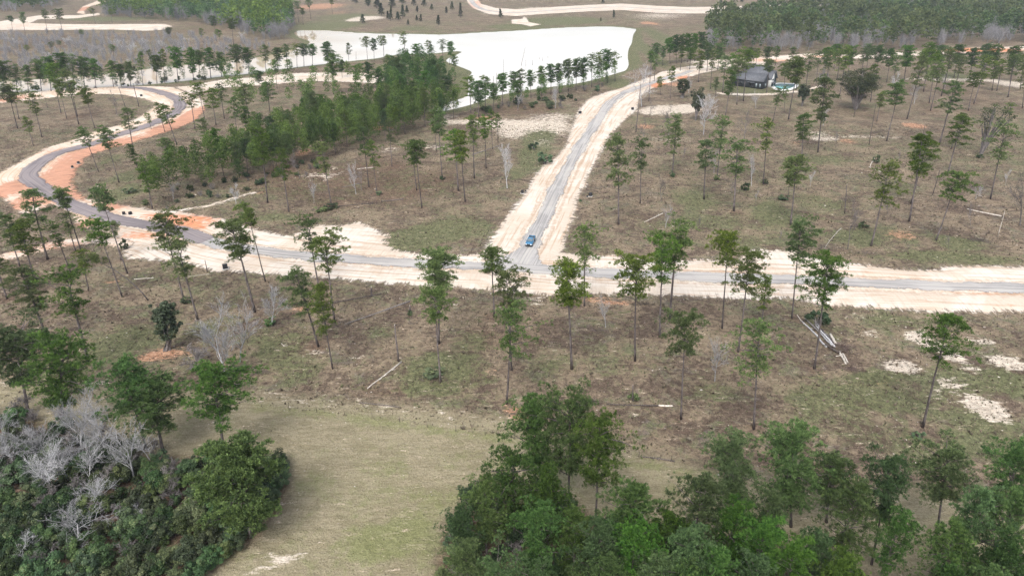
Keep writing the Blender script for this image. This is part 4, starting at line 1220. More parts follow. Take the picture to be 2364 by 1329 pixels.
rw = np.random.default_rng(31)
LOD_FAR = [lod_pine(rw, 26, 5, 1.5, rw.uniform(.2, .5), rw.uniform(3.0, 4.6)) for _ in range(10)]
LOD_MID = [lod_pine(rw, 70, 10, .62, .3, 3.0) for _ in range(8)]
LOD_BARE = [lod_bare(rw) for _ in range(8)]
RIGHT_WOOD = "1632 126;1720 122;1850 118;1980 122;2100 116;2250 104;2420 98;2420 -4;2250 -4;2050 4;1990 14;1900 30;1800 34;1720 44;1690 40;1640 60;1626 100"
LEFT_WOOD = "235 40;260 12;340 2;480 -2;640 -2;672 20;684 60;662 90;620 98;560 80;470 58;420 52;350 48"
CORNER = "-120 28;0 28;60 30;110 24;150 8;150 -4;-160 -4"
def split_mass(name, poly, gap, bare, label):
    pts = jgrid(poly, gap, rw)
    f = np.sin(pts[:, 0] * .11 + 1.3 + np.sin(pts[:, 1] * .05)) + np.cos(pts[:, 1] * .09 + pts[:, 0] * .031) + rw.normal(0, .55, len(pts))
    b = f > np.quantile(f, 1 - bare)
    g = pts[~b]
    k = np.sin(g[:, 0] * .037) + np.cos(g[:, 1] * .05 + g[:, 0] * .02) + rw.normal(0, .6, len(g)) > .1
    mass('tall_' + name, g[k], LOD_FAR, 'pine', 'taller lighter trees of the far mass ' + label, 'wood', rw, (.9, 1.4), 1.1)
    g = g[~k]
    mass(name, g, LOD_FAR, 'pine_dense', 'far mass of green trees ' + label, 'wood', rw, (.6, 1.25), 1.15)
    mass('bare_' + name, pts[b], LOD_BARE, 'bark_far', 'far mass of leafless grey trees ' + label, 'wood', rw, (1.0, 1.75))
    print(name, len(pts))
split_mass('far_right_wood', RIGHT_WOOD, 9.0, .36, 'in the wide wood behind the house')
split_mass('far_left_wood', LEFT_WOOD, 8.5, .42, 'in the wood left of the pond head')
split_mass('corner_wood', CORNER, 9.0, .2, 'in the top left corner')
mass('stand_of_pines', jgrid("345 468;420 458;500 442;580 428;650 400;720 380;790 356;860 340;930 325;985 296;1060 272;1050 254;960 247;880 257;800 270;730 282;680 302;620 322;570 352;520 377;470 397;400 412;345 432", 5.0, rw),
     LOD_MID, 'pine_dense', 'close mass of pines filling the dense stand left of the straight road', 'wood', rw, (.45, .85))
mass('peninsula_wood', jgrid("870 240;900 180;930 150;1000 150;1020 175;1050 200;1010 240;960 244", 7.5, rw), LOD_MID, 'pine_dense', 'close mass of pines on the wooded peninsula', 'wood', rw, (.45, .8))
mass('bank_wood', jgrid("0 222;200 211;340 201;480 187;600 172;600 168;480 180;340 194;200 204;0 214", 7.0, rw), LOD_MID, 'pine_dense', 'mass of small pines along the narrow pond arm bank', 'wood', rw, (.3, .7))
mass('shore_wood', jgrid("1085 258;1200 234;1300 216;1380 198;1425 184;1428 190;1380 206;1300 226;1200 246;1090 268", 7.0, rw), LOD_MID, 'pine_dense', 'mass of small pines along the near pond shore', 'wood', rw, (.35, .75))
mass('grey_scrub', jgrid("-60 150;0 85;200 82;420 84;560 100;640 110;560 128;400 142;220 165;60 178;-60 185", 9.5, rw), LOD_BARE, 'bark_far', 'grey leafless scrub beyond the narrow pond arm', 'scrub', rw, (.3, 1.0))

# needle fall round the feet of the pines, doubling as painted contact shade
for o in [q for q in COL.objects if q.parent is None and q.name.startswith('pine_tree') and 40 < q.location.y < 420]:
    m = in_box(P, np.array([[o.location.x, o.location.y]]), 6)
    r = np.hypot(P[m, 0] - o.location.x, P[m, 1] - o.location.y)
    A['litter_shade'][m] += .5 * np.exp(-(r / 2.6) ** 2)
    A['green'][m] -= .25 * np.exp(-(r / 2.2) ** 2)
for k in ('litter_shade', 'green'):
    ground.data.attributes[k].data.foreach_set('value', A[k].astype(np.float32))

mass('pines_behind_stand', jgrid("500 200;700 196;900 205;950 240;800 260;700 290;600 300;520 260", 17.0, rw), [lod_pine(rw, 60, 10, .62, .5, 2.6) for _ in range(6)], 'pine', 'loose mass of pines between the sandy spur road and the dense stand', 'wood', rw, (.65, .95))

# ------------------------------------------------------------ house and pool
M['wall'] = plain("charcoal_siding", (.05, .055, .06), .7, .3, .15, .4)
M['roof'] = plain("slate_shingles", (.115, .12, .132), .85, .2, .12, 1.2)
M['white'] = plain("white_paint", (.78, .77, .75), .6, .3, .04)
M['trim'] = plain("dark_trim", (.03, .032, .035), .6)
M['glass'] = plain("window_glass", (.25, .30, .32), .08, .6)
M['dark_glass'] = plain("dark_glass", (.02, .025, .03), .08, .6)
M['pool_water'] = plain("pool_water", (.15, .36, .38), .06, .5, .1, .4)
M['brick'] = plain("chimney_brick", (.09, .08, .08), .9, .2, .2, 3)

hc = G(1759, 206.5)
house = empty('dark_house', (hc[0], hc[1], 0), math.atan2(.75, .66))
tag(house, 'charcoal house with grey gabled roofs and one white gable beyond the field', 'house')

def part(name, parent, mat, build, smooth=False):
    mb = MB(); build(mb)
    return link(name, mb.mesh(name, M[mat], smooth), parent)

def gable(x0, x1, y0, y1, eave, ridge, along, wall_mat='wall', over=.55, th=.22, face=None):
    def swap(v):
        return v if along == 'y' else v[:, [1, 0, 2]]
    u0, u1, w0, w1 = (x0, x1, y0, y1) if along == 'y' else (y0, y1, x0, x1)
    um = (u0 + u1) / 2
    def walls(mb):
        prof = np.array([(u0, -.2), (u1, -.2), (u1, eave), (um, ridge - .05), (u0, eave)])
        n = 5
        v = np.concatenate([np.column_stack([prof[:, 0], np.full(n, w, float), prof[:, 1]]) for w in (w0, w1)])
        i = np.arange(n); j = (i + 1) % n
        mb.add(swap(v), [np.stack([i, j, j + n, i + n], -1), np.array([i[::-1], i + n])])
    part('wall', house, wall_mat, walls)
    sl = (ridge - eave) / (um - u0)
    for sgn in (-1, 1):
        def slope(mb):
            ue = (u0 - over) if sgn < 0 else (u1 + over)
            ze = eave - over * sl
            v = []
            for w in (w0 - over, w1 + over):
                v += [(ue, w, ze + .03), (um, w, ridge + .03), (um, w, ridge + .03 + th), (ue, w, ze + .03 + th)]
            v = swap(np.array(v, float))
            mb.add(v, [np.array([[0, 1, 2, 3], [7, 6, 5, 4], [0, 4, 5, 1], [1, 5, 6, 2], [2, 6, 7, 3], [3, 7, 4, 0]])])
        part('roof_slope', house, 'roof', slope)

gable(0, 8.5, 0, 20, 4.8, 8.4, 'y')
gable(7.4, 19.4, 1.5, 16, 5.6, 12.0, 'y')
gable(9.8, 14.6, -1.2, 6.0, 5.2, 9.4, 'y', 'white', .35)
gable(14.9, 22, .4, 12, 4.6, 8.8, 'y')
part('chimney', house, 'brick', lambda m: m.box((9.6, 17.0, 6.0), (1.3, 1.3, 8.6)))
for y in (1.6, 4.0):
    w = part('window', house, 'trim', lambda m: m.box((-.04, y, 1.9), (.12, 1.2, 2.5)))
    part('pane', w, 'glass', lambda m: m.box((-.10, y, 1.9), (.06, .9, 2.2)))
for y in (8.2, 14.2):
    w = part('window', house, 'trim', lambda m: m.box((-.04, y, 2.4), (.12, 1.6, 1.4)))
    part('pane', w, 'dark_glass', lambda m: m.box((-.10, y, 2.4), (.06, 1.3, 1.1)))
d = part('door', house, 'trim', lambda m: m.box((-.04, 6.6, 1.15), (.12, 1.2, 2.4)))
part('handle', d, 'white', lambda m: m.box((-.13, 6.15, 1.1), (.08, .06, .2)))
part('awning', house, 'roof', lambda m: m.box((-.75, 7.4, 3.5), (1.5, 4.6, .16)))
w = part('window', house, 'trim', lambda m: m.box((4.2, -.04, 1.9), (2.4, .12, 2.3)))
part('pane', w, 'glass', lambda m: m.box((4.2, -.10, 1.9), (2.0, .06, 1.9)))
w = part('window', house, 'trim', lambda m: m.box((12.2, -1.24, 4.4), (2.2, .12, .9)))
part('pane', w, 'dark_glass', lambda m: m.box((12.2, -1.30, 4.4), (1.9, .06, .7)))
part('porch_opening', house, 'dark_glass', lambda m: m.box((12.2, -1.25, 1.2), (3.4, .14, 2.0)))
part('porch_roof', house, 'roof', lambda m: m.box((12.2, -2.0, 2.75), (5.0, 1.8, .18)))
w = part('window', house, 'trim', lambda m: m.box((18.6, .36, 2.2), (2.8, .12, 2.2)))
part('pane', w, 'dark_glass', lambda m: m.box((18.6, .30, 2.2), (2.4, .06, 1.8)))
g = G(1716, 199.5)
ac = empty('cooling_unit', (g[0], g[1], 0), .7)
part('casing', ac, 'white', lambda m: m.box((0, 0, .65), (1.5, 1.2, 1.3)))
part('grille', ac, 'trim', lambda m: m.box((0, 0, 1.33), (1.0, .8, .06)))
tag(ac, 'small white unit standing in front of the dark house wall', 'machine')

wl_ = GP("1785 197;1795 204.5;1815 207;1832 201;1833 195.5;1817 194.5;1800 194")
cen = wl_.mean(0)
pool = empty('swimming_pool', (cen[0], cen[1], 0))
tag(pool, 'turquoise swimming pool with pale paved surround right of the house', 'pool')
q = smooth_line(np.vstack([wl_, wl_[:1]]), 1.0)[:-1] - cen
def ringpoly(mb, k, z0, z1):
    n = len(q)
    v = np.concatenate([np.column_stack([q * k, np.full(n, z0)]), np.column_stack([q * k, np.full(n, z1)])])
    i = np.arange(n); j = (i + 1) % n
    mb.add(v, [np.stack([i, j, j + n, i + n], -1), (i + n)[None]])
part('paving', pool, 'white', lambda m: ringpoly(m, 1.38, 0, .16))
part('water', pool, 'pool_water', lambda m: ringpoly(m, 1.0, .1, .20))

# ------------------------------------------------------------ vehicles
def car_paint(name, col):
    return plain(name, col, .25, .5, **{'Coat_Weight': .6, 'Coat_Roughness': .1})
M['blue'] = car_paint("blue_paint", (.035, .16, .30))
M['silver'] = car_paint("white_car_paint", (.62, .63, .65))
M['tyre'] = plain("tyre_rubber", (.02, .02, .02), .9)
M['rim'] = plain("rim_metal", (.45, .46, .48), .35, .5, Metallic=.8)
M['lamp'] = plain("lamp_glass", (.85, .87, .9), .1, .6)
M['sky_glass'] = plain("windscreen", (.06, .10, .13), .05, .8)

def vehicle(name, loc, rz, paint, pickup, label, cat):
    o = empty(name, loc, rz)
    Lr = -2.9 if pickup else -2.3
    Lf = 2.9 if pickup else 2.3
    def body(m):
        m.prism([(Lr, .55), (Lr + .1, .45), (Lf - .25, .45), (Lf, .6), (Lf, .92), (Lf - .12, 1.08), (1.3, 1.2), (Lr, 1.2)], 1.92)
    part('body', o, paint, body)
    part('hood', o, paint, lambda m: m.prism([(1.25, 1.19), (Lf - .2, 1.06), (Lf - .22, 1.12), (1.3, 1.27)], 1.6))
    cr = -.95 if pickup else Lr + .1
    def cab(m):
        b = np.array([(1.32, 1.19), (cr, 1.19)]); t = np.array([(.55, 1.86), (cr + .25, 1.88)])
        v = []
        for (x, z), hw in ((b[0], .93), (b[1], .93), (t[1], .76), (t[0], .76)):
            v += [(x, -hw, z), (x, hw, z)]
        m.add(v, [np.array([[0, 2, 4, 6], [7, 5, 3, 1], [0, 6, 7, 1], [2, 3, 5, 4], [4, 5, 7, 6], [0, 1, 3, 2]])])
    part('cab', o, paint, cab)
    def shield(m):
        m.add([(1.29, -.82, 1.25), (1.29, .82, 1.25), (.62, .68, 1.83), (.62, -.68, 1.83)], [np.array([[0, 1, 2, 3]])])
    w = part('windscreen', o, 'sky_glass', shield); w.location = (.03, 0, .02)
    def back(m):
        m.add([(cr, -.8, 1.3), (cr + .2, -.68, 1.78), (cr + .2, .68, 1.78), (cr, .8, 1.3)], [np.array([[0, 1, 2, 3]])])
    w = part('rear_window', o, 'dark_glass', back); w.location = (-.03, 0, 0)
    for s in (-1, 1):
        def side(m):
            m.add([(1.05, s * .925, 1.27), (cr + .12, s * .925, 1.27), (cr + .3, s * .79, 1.78), (.55, s * .79, 1.78)], [np.array([[0, 1, 2, 3]] if s > 0 else [[3, 2, 1, 0]])])
        w = part('side_window', o, 'dark_glass', side); w.location = (0, s * .012, 0)
        part('mirror', o, paint, lambda m: m.box((1.05, s * 1.08, 1.3), (.2, .28, .22)))
        part('headlight', o, 'lamp', lambda m: m.box((Lf - .02, s * .72, .86), (.12, .42, .2)))
        for x in (Lr + 1.05, Lf - .95):
            t = part('wheel', o, 'tyre', lambda m: m.tube([(x, s * .80, .40), (x, s * 1.02, .40)], [.40, .40], 16))
            part('rim', t, 'rim', lambda m: m.tube([(x, s * .98, .40), (x, s * 1.035, .40)], [.25, .22], 12))
    part('grille', o, 'trim', lambda m: m.box((Lf, 0, .84), (.08, .95, .3)))
    part('bumper', o, 'trim', lambda m: m.box((Lf + .05, 0, .56), (.22, 1.9, .26)))
    if pickup:
        for s in (-1, 1):
            part('bed_side', o, paint, lambda m: m.box(((Lr + cr) / 2, s * .88, 1.33), (cr - Lr, .14, .3)))
        part('tailgate', o, paint, lambda m: m.box((Lr + .06, 0, 1.32), (.12, 1.62, .28)))
        part('bed_floor', o, 'tyre', lambda m: m.box(((Lr + cr) / 2, 0, 1.22), (cr - Lr - .2, 1.6, .05)))
    tag(o, label, cat)
    return o
fa, fb = G(1243, 530, .55), G(1217, 578, .55)
hd = (fb - fa) / np.linalg.norm(fb - fa)
ft = G(1220, 570, .6)
c = ft - hd * 2.9
vehicle('pickup_truck', (c[0], c[1], .53), math.atan2(hd[1], hd[0]), 'blue', True, 'blue pickup truck driving down the gravel side road to the junction', 'truck')
c = G(1846, 9)
vehicle('parked_car', (c[0], c[1], .3), .1, 'silver', False, 'tiny pale car on the far road at the top right', 'car')

# ------------------------------------------------------------ utility boxes beside the roads
M['black_plastic'] = plain("black_plastic", (.018, .018, .02), .6)
M['concrete'] = plain("pale_concrete", (.5, .48, .45), .9, .2, .1)
for s, lb in (("521 622 1.5", 'black drain box on a pale slab below the main road'), ("1206 446 1.3", 'black box at the left edge of the straight road verge'), ("1213 444 .6", 'little black post box beside the left verge box'),
              ("1363 453 1.4", 'black box at the right edge of the straight road verge'), ("1356 455 .6", 'little black post box beside the right verge box'), ("1460 255 1.5", 'black box where the straight road starts to curve'),
              ("1339 264 1.6", 'black box left of the straight road near the pale sand'), ("327 224 1.3", 'black box on the sand inside the loop bend'), ("168 389 1.0", 'nearer small black post on the orange clay slope'), ("182 379 1.0", 'farther small black post on the orange clay slope'),
              ("302 497 1.1", 'right black box beside the orange bank at the bend'), ("287 497 1.1", 'left black box beside the orange bank at the bend')):
    x, y, k = [float(v) for v in s.split()]
    g = G(x, y)
    o = empty('utility_box', (g[0], g[1], .3 if on_bare(g[None, :2])[0] else .02), random.uniform(0, 1.5), 0, (k, k, k))
    part('pad', o, 'concrete', lambda m: m.box((0, 0, .0), (1.15, 1.0, .16)))
    part('casing', o, 'black_plastic', lambda m: m.box((0, 0, .42), (.85, .72, .72), 0, .93))
    part('lid', o, 'black_plastic', lambda m: m.box((0, 0, .82), (.88, .75, .1), 0, .85))
    tag(o, lb, 'box')

# ------------------------------------------------------------ fallen logs, stubs, brush
def log(x1, y1, x2, y2, r1, r2, mat, label, z1=0.0, z2=0.0, stubs=3, name='fallen_log', seed=0):
    rng = np.random.default_rng(int(x1 * 7 + y1) + seed)
    a, b = G(x1, y1), G(x2, y2)
    mid = (a + b) / 2
    root = empty(name, (mid[0], mid[1], 0))
    a = a - mid; b = b - mid
    k = np.linspace(0, 1, 7)[:, None]
    pts = a + (b - a) * k
    L = np.linalg.norm(b - a)
    nrm = np.array([-(b - a)[1], (b - a)[0], 0]) / L
    pts = pts + nrm * (np.sin(k * 3.1) * rng.normal(0, .02) * L + rng.normal(0, .04, (7, 1)))
    rad = np.linspace(r1, r2, 7)
    pts[:, 2] = rad * .8 + np.linspace(z1, z2, 7)
    mb = MB()
    mb.tube(pts, rad, 7)
    link('stem', mb.mesh('log_stem', M[mat]), root)
    for i in range(stubs):
        u = rng.uniform(.3, .95)
        p = np.array([np.interp(u, k[:, 0], pts[:, c]) for c in range(3)])
        e = p + nrm * rng.choice([-1, 1]) * rng.uniform(.3, 1.0) + (b - a) / L * rng.uniform(.2, .8) + np.array([0, 0, rng.uniform(.0, .4)])
        mb = MB(); mb.tube([p, (p + e) / 2 + rng.normal(0, .06, 3), e], [r2 * .45 + .015, r2 * .3 + .01, .012], 4)
        link('branch_stub', mb.mesh('log_stub', M[mat]), root)
    tag(root, label, 'log')
for a in ((848, 897, 927, 836, .13, .2, 'dead_wood', 'pale barkless log lying aslant below the broken snag'), (795, 749, 947, 708, .1, .2, 'bark_grey', 'long grey log propped at one end on a stub', 0, 1.4),
          (752, 703, 880, 679, .2, .12, 'dark_wood', 'dark mossy log lying just below the main road'), (1400, 933, 1520, 937, .1, .17, 'dark_wood', 'long dark log lying above the three tall pines'), (1520, 937, 1552, 938, .17, .18, 'dead_wood', 'pale cut butt end of the long dark log', 0, 0, 0),
          (1487, 513, 1530, 493, .1, .16, 'dead_wood', 'pale log lying in the field right of the straight road'), (2232, 483, 2312, 500, .14, .2, 'dead_wood', 'long white log near the right edge of the field'),
          (2006, 386, 2035, 398, .12, .16, 'dead_wood', 'white branch lying beside the bright green bush'), (2008, 386, 2018, 370, .1, .14, 'dead_wood', 'short white branch leaning on the bright green bush', 0, .8),
          (108, 790, 196, 770, .2, .12, 'dark_wood', 'dark log lying behind the left pines with a pale scar'), (735, 482, 860, 470, .16, .1, 'dark_wood', 'dark log in the brush row below the dense stand'), (790, 433, 832, 424, .1, .14, 'bark_grey', 'grey log in the brush tangle'),
          (825, 391, 862, 387, .15, .12, 'dead_wood', 'pale log behind the brush tangle'), (1090, 358, 1150, 337, .2, .14, 'bark_grey', 'grey log left of the straight road'), (1478, 1054, 1558, 1065, .12, .16, 'dark_wood', 'dark log lying along the fence line right of the tall pines'),
          (1902, 577, 1940, 535, .07, .1, 'dead_wood', 'thin pale branch leaning above the sand verge', 0, 1.2), (310, 645, 355, 642, .1, .08, 'dead_wood', 'thin pale log left of the paired pines'), (420, 640, 487, 632, .06, .05, 'dead_wood', 'thin pale branch near the black drain box'),
          (830, 930, 925, 940, .14, .1, 'dark_wood', 'dark rotten log above the fence line'), (880, 465, 932, 460, .2, .2, 'dark_wood', 'dark mossy log end in the brush row'), (650, 792, 656, 800, .06, .06, 'dead_wood', 'short white stick on the grass left of the pines')):
    log(*a)
for a in ((1852, 743, 1888, 778, .09, .14, 'bark_pale', 'outermost long grey pole of the log pile, left end'), (1888, 779, 1908, 802, .12, .15, 'bark_pale', 'lower grey pole on the left flank of the log pile'), (1858, 737, 1897, 777, .08, .13, 'bark_grey', 'second long pole of the log pile', .2, .3),
          (1882, 754, 1926, 806, .09, .16, 'bark_pale', 'long grey pole through the middle of the log pile', .25, .4), (1896, 762, 1929, 800, .1, .15, 'bark_grey', 'dark pole on the right flank of the log pile', .1, .2), (1915, 777, 1928, 799, .16, .18, 'dead_wood', 'thick pale log on top of the log pile', .5, .5),
          (1890, 768, 1920, 803, .08, .13, 'bark_pale', 'thin grey pole in the heart of the log pile', .4, .5), (1937, 815, 1953, 841, .16, .12, 'dead_wood', 'pale split log at the near end of the log pile', .2, 0), (1944, 820, 1957, 838, .14, .12, 'dead_wood', 'second pale split log at the near end of the pile', .3, 0),
          (1905, 798, 1936, 818, .16, .18, 'dark_wood', 'dark log bridging the two halves of the pile', .2, .3), (1884, 744, 1892, 760, .07, .1, 'bark_pale', 'short grey pole behind the leaning pine', .1, .2), (1930, 824, 1942, 822, .06, .05, 'dead_wood', 'short pale stick jutting left from the pile', .1, .3), (1840, 727, 1856, 748, .06, .08, 'dead_wood', 'pale stick at the far end of the log pile')):
    a = list(a); a[4] *= 1.5; a[5] *= 1.5
    log(*a, stubs=1) if len(a) > 8 else log(*a, 0, 0, 1)

def snag(x, y, tx, ty, r, label, mat='bark', name='broken_snag', z=0.0):
    b = G(x, y, z)
    h, xt = over(b, tx, ty)
    h -= z
    root = empty(name, (b[0], b[1], z))
    mb = MB()
    k = np.linspace(0, 1, 6)
    rng = np.random.default_rng(int(x))
    pts = np.column_stack([(xt - b[0]) * k + rng.normal(0, .03, 6) * (k > 0), rng.normal(0, .03, 6) * (k > 0), h * k])
    mb.tube(pts, r * (1.15 - .5 * k), 7)
    link('stem', mb.mesh('snag_stem', M[mat]), root)
    mb = MB()
    t = pts[-1]
    mb.tube([t - [0, 0, .1], t + [r * .5, 0, r * 2.2]], [r * .5, r * .1], 5)
    link('splinter', mb.mesh('snag_splinter', M['dead_wood']), root)
    for i in range(2):
        u = rng.uniform(.45, .9); p = np.array([np.interp(u, k, pts[:, c]) for c in range(3)]); a = rng.uniform(0, 6.28)
        mb = MB(); mb.tube([p, p + np.array([math.cos(a), math.sin(a), .5]) * r * 4], [r * .3, r * .1], 4)
        link('branch_stub', mb.mesh('snag_stub', M[mat]), root)
    tag(root, label, 'snag')
for a in ((920, 834, 911, 750, .18, 'broken dead trunk standing at the head of the pale aslant log'), (948, 727, 946, 706, .2, 'short dark stub holding up the propped log'), (1461, 925, 1461, 890, .14, 'short dark stub above the long dark log'), (479, 627, 473, 600, .12, 'thin dark stake on the sand near the drain box'),
          (858, 684, 857, 664, .2, 'short dark stub beside the mossy log'), (1950, 492, 1955, 427, .16, 'broken dead trunk in the right field left of the pale tree'), (2153, 450, 2170, 392, .14, 'broken dead trunk leaning right near the right field edge'), (2303, 547, 2320, 488, .1, 'thin pale leaning dead trunk at the right', 'dead_wood'),
          (289, 247, 274, 202, .16, 'bare dead trunk inside the loop bend, left one'), (321, 247, 307, 192, .2, 'bare dead trunk inside the loop bend, right one'), (1468, 306, 1479, 195, .2, 'tall dead trunk beside the straight road curve'), (1498, 234, 1503, 142, .22, 'tall dead trunk right of the big bare tree'),
          (2006, 335, 2022, 240, .14, 'thin dead trunk among the right field pines'), (1971, 271, 1982, 205, .14, 'thin dead trunk before the spreading oak'), (2130, 315, 2136, 285, .12, 'short dead trunk beside the orange clay patch'), (268, 240, 262, 222, .1, 'short dark stub inside the loop bend'), (110, 250, 104, 225, .1, 'short dark stub left inside the loop bend')):
    snag(*a)
for a in ((1203, 153, 1213, 108, .16, 'tall leaning dead stem in the pond'), (1214, 155, 1214, 138, .14, 'short dead stem left in the pond cluster'), (1230, 152, 1229, 138, .12, 'short dead stem in the middle of the pond cluster'), (1253, 142, 1252, 132, .14, 'far right short dead stem in the pond'),
          (1245, 138, 1245, 133, .14, 'tiny dead stub in the pond'), (1163, 176, 1163, 136, .14, 'tall dead stem near the pond shore pines, left'), (1139, 226, 1139, 176, .16, 'tall dead stem at the shore of the pond inlet'), (1146, 205, 1146, 168, .12, 'thin dead stem beside the inlet shore'), (822, 138, 822, 119, .14, 'short dead stem near the peninsula shore'), (1265, 135, 1265, 129, .12, 'tiny far dead stub in the pond')):
    snag(*a, 'bark_grey', 'pond_snag', -.6)

def brush(px, py, w, d, h, label, n=150, mat='twig_brown'):
    g = G(px, py)
    W = metres(w, g[1])
    D = abs(G(px, py - d)[1] - g[1])
    rng = np.random.default_rng(int(px * 3 + py))
    root = empty('brush_pile', (g[0], g[1], 0))
    mb = MB()
    for i in range(n):
        p = np.array([rng.normal(0, W * .25), rng.normal(0, D * .3), 0])
        r = math.exp(-(p[0] / (W * .5)) ** 2 - (p[1] / (D * .7 + .1)) ** 2)
        p[2] = rng.uniform(0, h * r)
        dr = unit(np.array([rng.normal(), rng.normal() * .6, rng.normal() * .28]))
        l = rng.uniform(.4, 1.5)
        q = p + dr * l; q[2] = max(q[2], .02)
        mb.tube([p, (p + q) / 2 + rng.normal(0, .08, 3), q], [rng.uniform(.02, .05), .025, .01], 3, False, float(np.clip(rng.normal(.45, .25), 0, 1)))
    s = link('sticks', mb.mesh('brush_sticks', M[mat]), root)
    tag(s, kind='stuff')
    tag(root, label, 'brush')
for a in ((1362, 932, 70, 12, .7, 'reddish brown brush at the left end of the long dark log'), (780, 748, 90, 10, .6, 'brown brush at the low end of the propped log'), (765, 445, 90, 14, 1.2, 'brown brush heap left of the pale snag tree'), (830, 402, 130, 16, 1.3, 'brush tangle behind the pines left of the straight road', 260),
          (1942, 808, 70, 20, 1.5, 'reddish root brush on the right of the log pile', 320), (1965, 852, 30, 10, .3, 'yellow brush at the near tip of the log pile'), (1115, 345, 120, 10, .8, 'grey brush row left of the straight road', 200), (1377, 219, 40, 6, 1.4, 'dark brush heap beside the curve of the straight road'),
          (1200, 262, 130, 4, 1.2, 'dark brush row along the belt below the pond pines', 200), (1958, 462, 40, 12, .9, 'grey brush beside the dead trunk in the right field'), (2200, 480, 90, 10, .5, 'dark brush left of the long white log'), (1905, 572, 60, 10, .5, 'brown brush above the sand verge right'), (2275, 432, 60, 10, .6, 'grey brush near the right edge pines'),
          (1385, 765, 60, 14, .4, 'low dark brush at the foot of the thin bare sapling'), (1480, 702, 60, 6, .35, 'dark brush along the lower sand edge'), (1000, 875, 90, 20, .35, 'low dark brush round the foot of a central pine'), (870, 790, 90, 24, .25, 'grey brush on the grass beside the broken snag'), (860, 470, 90, 6, .5, 'dark brush in the brush row below the dense stand'),
          (30, 90, 90, 6, 1.2, 'grey brush far left beyond the pond arm', 120), (640, 750, 60, 16, .3, 'twigs under the small pale bare tree'), (600, 860, 40, 10, .6, 'pinkish brush right of the pale bare trees'), (440, 470, 120, 10, 1.0, 'dark brush at the foot of the dense stand', 200), (2000, 585, 80, 8, .35, 'dark brush above the sand verge far right'), (1670, 415, 60, 8, .4, 'brush at the foot of a right field pine'),
          (2255, 555, 60, 8, .4, 'brush near the right edge above the verge'), (1580, 500, 0, 0, 0, '')):
    if a[-1]:
        brush(*a)

# ------------------------------------------------------------ wire fence on the field edge
FL = smooth_line(GP("470 928;580 938;677 946;860 964;1015 990;1180 1012;1400 1045;1560 1066;1750 1095"), 1.0)
arc = np.concatenate([[0], np.cumsum(np.linalg.norm(np.diff(FL, axis=0), axis=1))])
f0 = FL[len(FL) // 2]
fence = empty('wire_fence', (f0[0], f0[1], 0))
tag(fence, 'low wire fence on thin dark posts between mown field and clearing', 'fence')
pm = MB(); pm.tube([(0, 0, -.1), (0, 0, 1.35)], [.045, .04], 6); pm = pm.mesh('fence_post', M['dark_wood'])
for s in np.arange(1.0, arc[-1], 5.5):
    o = link('post', pm, fence)
    o.location = (np.interp(s, arc, FL[:, 0]) - f0[0], np.interp(s, arc, FL[:, 1]) - f0[1], 0)
for z in (.5, .85, 1.2):
    mb = MB()
    mb.tube(np.column_stack([FL[::4] - f0, np.full(len(FL[::4]), z)]), np.full(len(FL[::4]), .006), 3, False)
    link('wire', mb.mesh('fence_wire', M['dark_wood']), fence)

# ------------------------------------------------------------ grass tussocks and chips (uncountable)
rg = np.random.default_rng(77)
def frame_points(n, y0, y1):
    y = y0 + (y1 - y0) * rg.random(n) ** .8
    x = rg.uniform(-1, 1, n) * (y * CP + CAM_H * SP) * .77
    return np.stack([x, y], -1)
T = frame_points(70000, 66, 340)
T = T[~on_bare(T, .3)]
T = T[masked(T, POND, 2, lambda s: sdf(s, POND), -99) < -2]
mown = GP("-300 930;580 935;1000 985;1180 1010;1560 1066;1750 1095;2600 1180;2600 1420;-300 1420")
im = inside(T, mown)
T = T[~im | (rg.random(len(T)) < .1)]
cl = rg.random(len(T))
n, B = len(T), 5
h = rg.uniform(.08, .30, (n, 1, 1)) * np.where((cl > .93) & ~inside(T, mown), 1.8, 1)[:, None, None] * np.where(inside(T, mown), .6, 1)[:, None, None]
ang = rg.uniform(0, 6.28, (n, B)); lean = rg.uniform(.35, 1.3, (n, B))
dirv = np.stack([np.cos(ang) * lean, np.sin(ang) * lean, np.ones_like(ang)], -1) * h
sidev = np.stack([-np.sin(ang), np.cos(ang), np.zeros_like(ang)], -1) * (h * rg.uniform(.25, .6, (n, B, 1)))
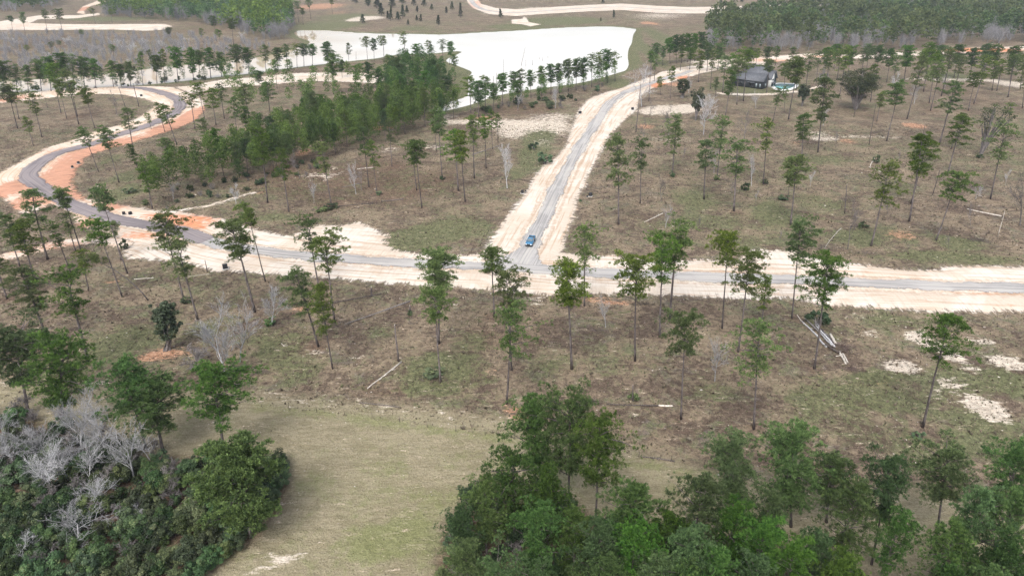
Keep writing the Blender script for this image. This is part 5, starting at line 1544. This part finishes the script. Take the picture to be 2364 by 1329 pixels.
base = np.concatenate([T, np.zeros((n, 1))], 1)[:, None, :]
V = np.stack([base - sidev, base + sidev, base + dirv], 2).reshape(-1, 3)
tvv = np.repeat(np.clip(rg.normal(.45, .3, n), 0, 1), B * 3)
o = link('grass_tussocks', mesh_from('grass_tussocks', V, [np.arange(len(V)).reshape(-1, 3)], M['grass'], {'tv': tvv}))
tag(o, 'tussocks of dry and green grass over the clearings', 'grass', kind='stuff')
T = frame_points(1500, 75, 260)
T = T[~on_bare(T, .3)]
n = len(T)
r = rg.uniform(.06, .24, (n, 1)) * np.where(rg.random((n, 1)) > .9, 1.7, 1)
a = rg.uniform(0, 6.28, n)
c0 = np.concatenate([T, np.full((n, 1), .03)], 1)
e1 = np.stack([np.cos(a), np.sin(a), np.zeros(n)], -1) * r
e2 = np.stack([-np.sin(a), np.cos(a), np.zeros(n)], -1) * r * rg.uniform(.3, .8, (n, 1))
up = np.array([0, 0, 1.0]) * r * .5
V = np.stack([c0 - e1, c0 - e2, c0 + e1, c0 + e2, c0 + up], 1).reshape(-1, 3)
i = np.arange(n)[:, None] * 5
F = np.concatenate([i + np.array([[0, 1, 4]]), i + np.array([[1, 2, 4]]), i + np.array([[2, 3, 4]]), i + np.array([[3, 0, 4]])])
M['chip'] = foliage_mat("wood_chips", (.26, .21, .16), (.55, .49, .42), (.62, .57, .5), .9, 0, .1)
o = link('wood_chips', mesh_from('wood_chips', V, [F], M['chip'], {'tv': np.repeat(rg.random(n), 5)}))
tag(o, 'pale wood chips and stones strewn over the clearings', 'debris', kind='stuff')

# ------------------------------------------------------------ air
t = NT("haze_air")
pv = t.n("ShaderNodeVolumePrincipled")
pv.inputs['Color'].default_value = (.80, .88, 1.0, 1)
pv.inputs['Density'].default_value = .0001
pv.inputs['Anisotropy'].default_value = .2
t.l(pv.outputs[0], t.out.inputs['Volume'])
mb = MB(); mb.box((0, 4100, 39.0), (16400, 10400, 86.0))
hz = link('haze', mb.mesh('haze', t.m))
tag(hz, kind='stuff')
